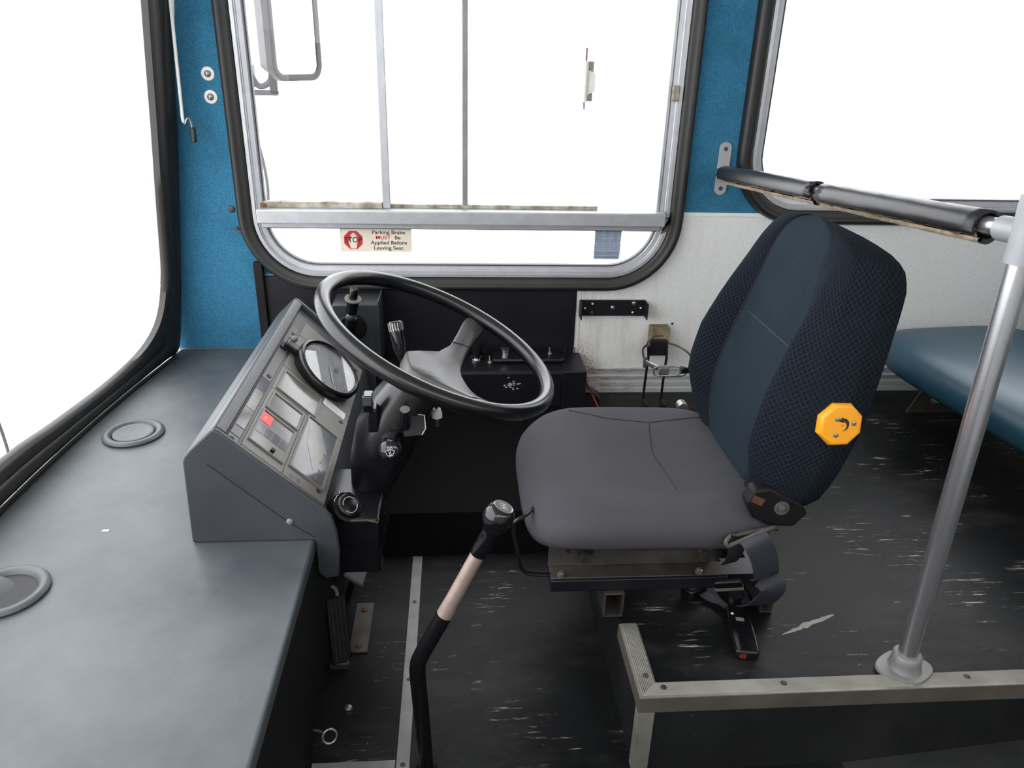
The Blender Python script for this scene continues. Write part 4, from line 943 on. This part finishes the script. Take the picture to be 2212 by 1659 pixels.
obox(bm, o_, u, v, d, .013, .001, .0006); obj('shift_pattern', bm, 'print_w', kb_, smooth=0)

# ------------------------------------------------------------------ pedals in the footwell
pd = root('accelerator_pedal', (-.24, 1.2, 0), 'ribbed black accelerator pedal on the floor against the dash front', 'pedal')
pu, pn = V((-.10, .42, .90)).normalized(), V((.55, -.75, .40)); pw = pu.cross(pn).normalized(); pn = pw.cross(pu).normalized()
if pn.y > 0: pn = -pn
pc0 = V((-.247, 1.235, .075))
pt = obj('tread', obox(B(), pc0, pw, pu, pn, .042, .135, .012), 'black_m', pd, bev=.003)
for i in range(4): obj('rib', obox(B(), pc0+pw*(-.0135+.009*i)+pn*.0068, pw, pu, pn, .003, .118, .002), 'boxp', pt)
obj('hinge_foot', box(B(), -.264, -.225, 1.20, 1.225, .0005, .016), 'box_l', pd, bev=.002)
bpd = root('brake_pedal', (-.235, 1.42, .06), 'dusty brake pedal pad deeper in the footwell beside the column', 'pedal')
obj('pad', obox(B(), (-.222, 1.37, .125), V((.15, .95, .2)).normalized(), V((-.75, 0, .66)).normalized(), V((.6, -.2, .75)).normalized(), .075, .055, .010), 'box_l', bpd, bev=.004)
obj('arm', tube(B(), [(-.232, 1.375, .115), (-.24, 1.40, .06), (-.255, 1.42, .006)], .008, 8), 'black_m', bpd)
fp = root('floor_plate', (-.21, 1.30, 0), 'rusty bolted metal plate on the floor between the pedals', 'plate')
obj('plate', box(B(), -.232, -.192, 1.245, 1.40, .0004, .005), 'dirtsteel', fp, bev=.001, label='bare and rusty plate')
for y in (1.262, 1.375): obj('bolt', screw(B(), (-.212, y, .0052), Z_, .007, .004), 'rust', fp)
tag(obj('bolt', screw(B(), (-.214, 1.10, .0003), Z_, .008, .005), 'steel'), 'single shiny bolt head on the floor in front of the accelerator', 'bolt')
obj_ = tube(B(), spline([(-.2672, 1.31, .126), (-.258, 1.305, .12), (-.255, 1.30, .095), (-.256, 1.30, .075)], 5), .004, 8)
tag(obj('dangling_tag', obj_, 'wood'), 'small pale orange tipped tie dangling from the dash front above the pedal', 'tie')

# ------------------------------------------------------------------ grab pole and handrail
gpole = root('grab_pole', (.795, .975, P), 'worn chrome grab pole bolted to the platform edge', 'pole')
pb0, pb1 = V((.797, .975, P+.004)), V((.7825, .975, .985)); pdv = (pb1-pb0).normalized()
obj('pole', tube(B(), [pb0, pb1, pb1+pdv*.95], .0168, 24), 'polem', gpole)
bm = B(); base = [(a*(1+.28*math.cos(2*t)), b) for t, a, b in [(i*2*math.pi/40, .040*math.cos(i*2*math.pi/40), .040*math.sin(i*2*math.pi/40)) for i in range(40)]]
loft(bm, [[V((.797+a*s, .975+b*s, P+h)) for a, b in base] for s, h in ((1, .0008), (1.02, .004), (.98, .008), (.80, .009))]); obj('base_flange', bm, 'alu_dull', gpole, smooth=50)
obj('base_cup', lathe(B(), (.797, .975, P+.007), pdv, [(0, .030), (.004, .0275), (.016, .025), (.030, .0245), (.033, .021), (.033, .017)], 32), 'alu_dull', gpole, smooth=50)
zt = V((.7828, .975, .966))
tt = obj('tee_fitting', tube(B(), [zt-pdv*.042, zt+pdv*.050], .0215, 28), 'greyp', gpole)
hr0, hr1 = V((.783, .995, .9655)), V((.757, 2.150, .872)); hd_ = (hr1-hr0).normalized()
obj('tee_branch', lathe(B(), zt+hd_*.008, hd_, [(0, .018), (.044, .018), (.046, .0165)], 28), 'greyp', gpole)
rail = root('handrail', (.762, 1.5, .92), 'horizontal handrail wrapped in torn black padding from wall plate to pole', 'handrail')
obj('rail', tube(B(), [zt+hd_*.0545, hr1+hd_*.034], .0135, 24), 'polem', rail)
bm = B(); prism(bm, [(p.x, p.y) for p, n in rrect(.7485, .7835, .805, .953, .0172, 8)], (0, D-.0062, 0), X_, Z_, -Y_, 0, .006); wp = obj('wall_plate', bm, 'greyp', rail, bev=.001, label='grey oval wall plate')
for z in (.934, .824): obj('plate_screw', lathe(B(), (.7665, D-.0122, z), -Y_, [(0, .0062), (.001, .006), (.001, 0)], 16), 'dirtsteel', wp)
def padding(t0, t1, ragged0, ragged1, gap, name_label, seed):
    rnd = random.Random(seed); ro, ri = .0248, .0190; L_ = (hr1-hr0).length
    u, v, _ = frame_from(hd_)          # v is up
    if v.z < 0: u, v = -u, -v
    NA, NL = 26, 22; a0, a1 = math.radians(-52+gap), math.radians(308-gap)
    out_, in_ = [], []
    for i in range(NL+1):
        f = i/NL; o1, i1 = [], []
        for j in range(NA+1):
            a = a0+(a1-a0)*j/NA+ (rnd.uniform(-.07, .07) if j in (0, NA) else 0)
            e = 0
            if i == 0: e = -rnd.uniform(0, ragged0)
            if i == NL: e = rnd.uniform(0, ragged1)
            p = hr0+hd_*((t0+(t1-t0)*f)*L_+e)
            r = ro+rnd.uniform(-.0006, .0006); dv = u*math.cos(a)+v*math.sin(a)
            sag = -v*.004
            o1.append(p+dv*r+sag); i1.append(p+dv*ri+sag*.6)
        out_.append(o1); in_.append(i1)
    bm = B(); loft(bm, out_, caps=False, closed=False); s = obj('padding_skin', bm, 'pad', rail, smooth=70, label=name_label)
    s.modifiers.new('Solid', 'SOLIDIFY').thickness = .0016
    bm = B()
    loft(bm, in_, caps=False, closed=False)
    for i in (0, NL): loft(bm, [[in_[i][j], in_[i][j].lerp(out_[i][j], .96)] for j in range(NA+1)], caps=False, closed=False)
    bmesh.ops.remove_doubles(bm, verts=bm.verts, dist=.0001)
    obj('lining', bm, 'hole', s, smooth=60)
    bm = B()
    for j in (0, NA):
        sg = -1 if j == 0 else 1
        t_ = [(-u*math.sin(a0 if j == 0 else a1)+v*math.cos(a0 if j == 0 else a1))*sg for _ in (0,)][0]
        loft(bm, [[in_[i][j], in_[i][j]+t_*(.004+.004*rnd.random()), in_[i][j].lerp(out_[i][j], .55)+t_*(.003+.005*rnd.random()), out_[i][j]+t_*.001] for i in range(NL+1)], caps=False, closed=False)
    obj('foam_lip', bm, 'foam', s, smooth=60, label='pale crumbling foam along the split')
    return s
padding(.055, .472, .004, .016, 26, 'longer torn black padding sleeve by the pole', 3)
padding(.512, .984, .018, .004, 30, 'shorter torn black padding sleeve by the wall', 5)
bm = B(); rnd = random.Random(4); L_ = (hr1-hr0).length
for i in range(14):
    p = hr0+hd_*((.476+.010*rnd.random()+.028*rnd.random()*(i > 8))*L_); a = rnd.uniform(-2.6, -.2); u, v, _ = frame_from(hd_)
    if v.z < 0: u, v = -u, -v
    ball(bm, p+(u*math.cos(a)+v*math.sin(a))*rnd.uniform(.0145, .020), rnd.uniform(.0035, .0065), 8, 6, (1, .8, 1.1))
obj('torn_foam', bm, 'foam', rail, smooth=60, label='crumbling foam in the gap between the sleeves')

# ------------------------------------------------------------------ passenger bench
be = root('passenger_bench', (1.6, 1.8, P), 'teal vinyl passenger bench behind the driver seat', 'bench')
ca = math.radians(7); bx = V((math.cos(ca), math.sin(ca), 0)); by = V((-math.sin(ca), math.cos(ca), 0))
bm = B(); rings = []
bo = V((1.235, 2.10, 0))      # front corner by the wall
def bplan(k, n=56):
    out = []; hx, hy = .27, .44
    for i in range(n):
        t = 2*math.pi*i/n; c_, s_ = math.cos(t), math.sin(t); e = 2/5
        out.append(bo+bx*(.27+hx*k*math.copysign(abs(c_)**e, c_))-by*(.44+hy*k*math.copysign(abs(s_)**e, s_)))
    return out
for k, z in ((.03, .450), (.4, .448), (.7, .444), (.85, .437), (.94, .424), (.985, .405), (1, .385), (.985, .355), (.94, .338), (.85, .332)): rings.append([p+Z_*z for p in bplan(k)])
loft(bm, rings); obj('seat_cushion', bm, 'teal', be, smooth=80)
bm = B(); rings = []
for k, z in ((.9, .44), (.97, .47), (1, .55), (1, .7), (.97, .8), (.85, .85), (.5, .87)):
    rings.append([bo+bx*(.60+(z-.44)*.25+.055*k*math.copysign(abs(math.cos(t))**.5, math.cos(t)))-by*(.44+.42*min(1, k+.03)*math.copysign(abs(math.sin(t))**.4, math.sin(t)))+Z_*z for t in [i*2*math.pi/40 for i in range(40)]])
loft(bm, rings); obj('seat_back', bm, 'teal', be, smooth=80)
bm = B(); prism(bm, [(1.385, .182), (1.600, .182), (1.60, .30), (1.425, .30), (1.42, .262)], (0, 2.0, 0), X_, Z_, Y_, 0, .006); bb = obj('support_gusset', bm, 'dirtsteel', be, label='grey steel triangular gusset')
obj('gusset_bolt', lathe(B(), (1.465, 1.9995, .225), -Y_, [(0, .014), (.003, .014), (.003, .009), (.010, .009), (.012, .005), (.022, .005)], 18), 'steel', be)
bm = B(); box(bm, 1.42, 1.75, 1.45, 2.12, .30, .333); obj('bench_frame', bm, 'black_m', be)
obj('bench_leg', box(B(), 1.62, 1.66, 1.30, 1.34, P+.001, .352), 'black_m', be)

# ------------------------------------------------------------------ outside: mirror and curved rods
mi = root('wing_mirror', (-.5, 2.55, 1.2), 'grey cased wing mirror on a bracket outside the driver window', 'mirror')
mn = V((.85, -.53, 0)).normalized(); mu = V((mn.y, -mn.x, 0)); mu = -mu if mu.x < 0 else mu
mc = V((-.478, 2.52, 1.32))
mp_ = rrect(-.105, .105, -.245, .245, .045, 6)
bm = B(); loft(bm, [[mc+mu*(p.x-n.x*d)+Z_*(p.y-n.y*d)+mn*h for p, n in mp_] for d, h in ((0, .0), (-.001, -.004), (.006, -.02), (.022, -.06), (.03, -.075))]); obj('casing', bm, 'mhouse', mi, smooth=50)
bm = B(); loft(bm, [[mc+mu*(p.x-n.x*d)+Z_*(p.y-n.y*d)+mn*h for p, n in mp_] for d, h in ((-.002, -.016), (-.002, .006), (.004, .009), (.017, .006), (.017, .002))], caps=False); obj('rim', bm, 'mrim', mi, smooth=40)
bm = B(); loft(bm, [[mc+mu*(p.x-n.x*.016)+Z_*(p.y-n.y*.016)+mn*h for p, n in mp_] for h in (.0005, .003)]); obj('mirror_glass', bm, 'mirror', mi)
obj('casing_mark', tube(B(), [mc+V((-.074, -.01, -.03))+mu*.0+V((.010*math.cos(t), -.012, .016*math.sin(t))) for t in [2.4+i*.28 for i in range(14)]], .002, 6), 'mrim', mi)
obj('bracket_post', box(B(), -.572, -.548, 2.545, 2.565, 1.030, 1.16), 'mrim', mi, bev=.003)
obj('bracket_bar', box(B(), -.66, -.548, 2.545, 2.565, 1.027, 1.043), 'mhouse', mi, bev=.003)
obj('bracket_plate', box(B(), -.630, -.618, 2.53, 2.58, 1.050, 1.115), 'mrim', mi, bev=.002)
obj('bracket_tube', tube(B(), spline([(-.625, 2.555, 1.085), (-.610, 2.555, 1.058), (-.590, 2.555, 1.055), (-.568, 2.555, 1.072), (-.558, 2.555, 1.105), (-.556, 2.555, 1.19)], 6), .0095, 10), 'mhouse', mi)
tag(obj('mirror_cable', tube(B(), spline([(-.66, 2.6, .90), (-.637, 2.6, .872), (-.625, 2.6, .80), (-.622, 2.6, .735), (-.627, 2.6, .66)], 8), .0055, 8), 'mhouse'), 'curved grey rod outside the lower left of the driver window', 'rod')
tag(obj('front_mirror_rod', tube(B(), spline([(-1.3, 1.95, .30), (-1.3, 1.985, .24), (-1.3, 2.008, .17), (-1.3, 2.014, .05), (-1.3, 2.0, -.05)], 8), .0045, 8), 'gasket'), 'curved thin rod seen through the bottom left of the windscreen', 'rod')

# ------------------------------------------------------------------ light, sky, camera
w = bpy.data.worlds.new('World'); SC.world = w; w.use_nodes = True; nt = w.node_tree
bg = nt.nodes['Background']
t = nt.nodes.new('ShaderNodeTexCoord'); sx = nt.nodes.new('ShaderNodeSeparateXYZ'); nt.links.new(t.outputs['Generated'], sx.inputs[0])
mr = nt.nodes.new('ShaderNodeMapRange'); mr.inputs[1].default_value = -.3; mr.inputs[2].default_value = .3; nt.links.new(sx.outputs[2], mr.inputs[0])
nt.links.new(mix(nt, mr.outputs[0], (.6, .6, .6), (1.0, 1.01, 1.03)), bg.inputs[0]); bg.inputs[1].default_value = 5.0

cam = bpy.data.cameras.new('camera'); co = bpy.data.objects.new('camera', cam); COL.objects.link(co); SC.camera = co
cam.sensor_width = 36; cam.lens = 36*1628/2212; cam.clip_start = .02
p_, y_, r_ = map(math.radians, (24.0, 4.6, 1.54))
F = V((math.sin(y_)*math.cos(p_), math.cos(y_)*math.cos(p_), -math.sin(p_))); rtv = V((math.cos(y_), -math.sin(y_), 0)); upv = rtv.cross(F)
Rv = rtv*math.cos(r_)+upv*math.sin(r_); Uv = upv*math.cos(r_)-rtv*math.sin(r_)
mw = Matrix((Rv, Uv, -F)).transposed().to_4x4(); mw.translation = (0, 0, 1.18); co.matrix_world = mw
SC.view_settings.view_transform = 'Standard'; SC.view_settings.look = 'None'; SC.view_settings.gamma = 1; SC.view_settings.exposure = 0
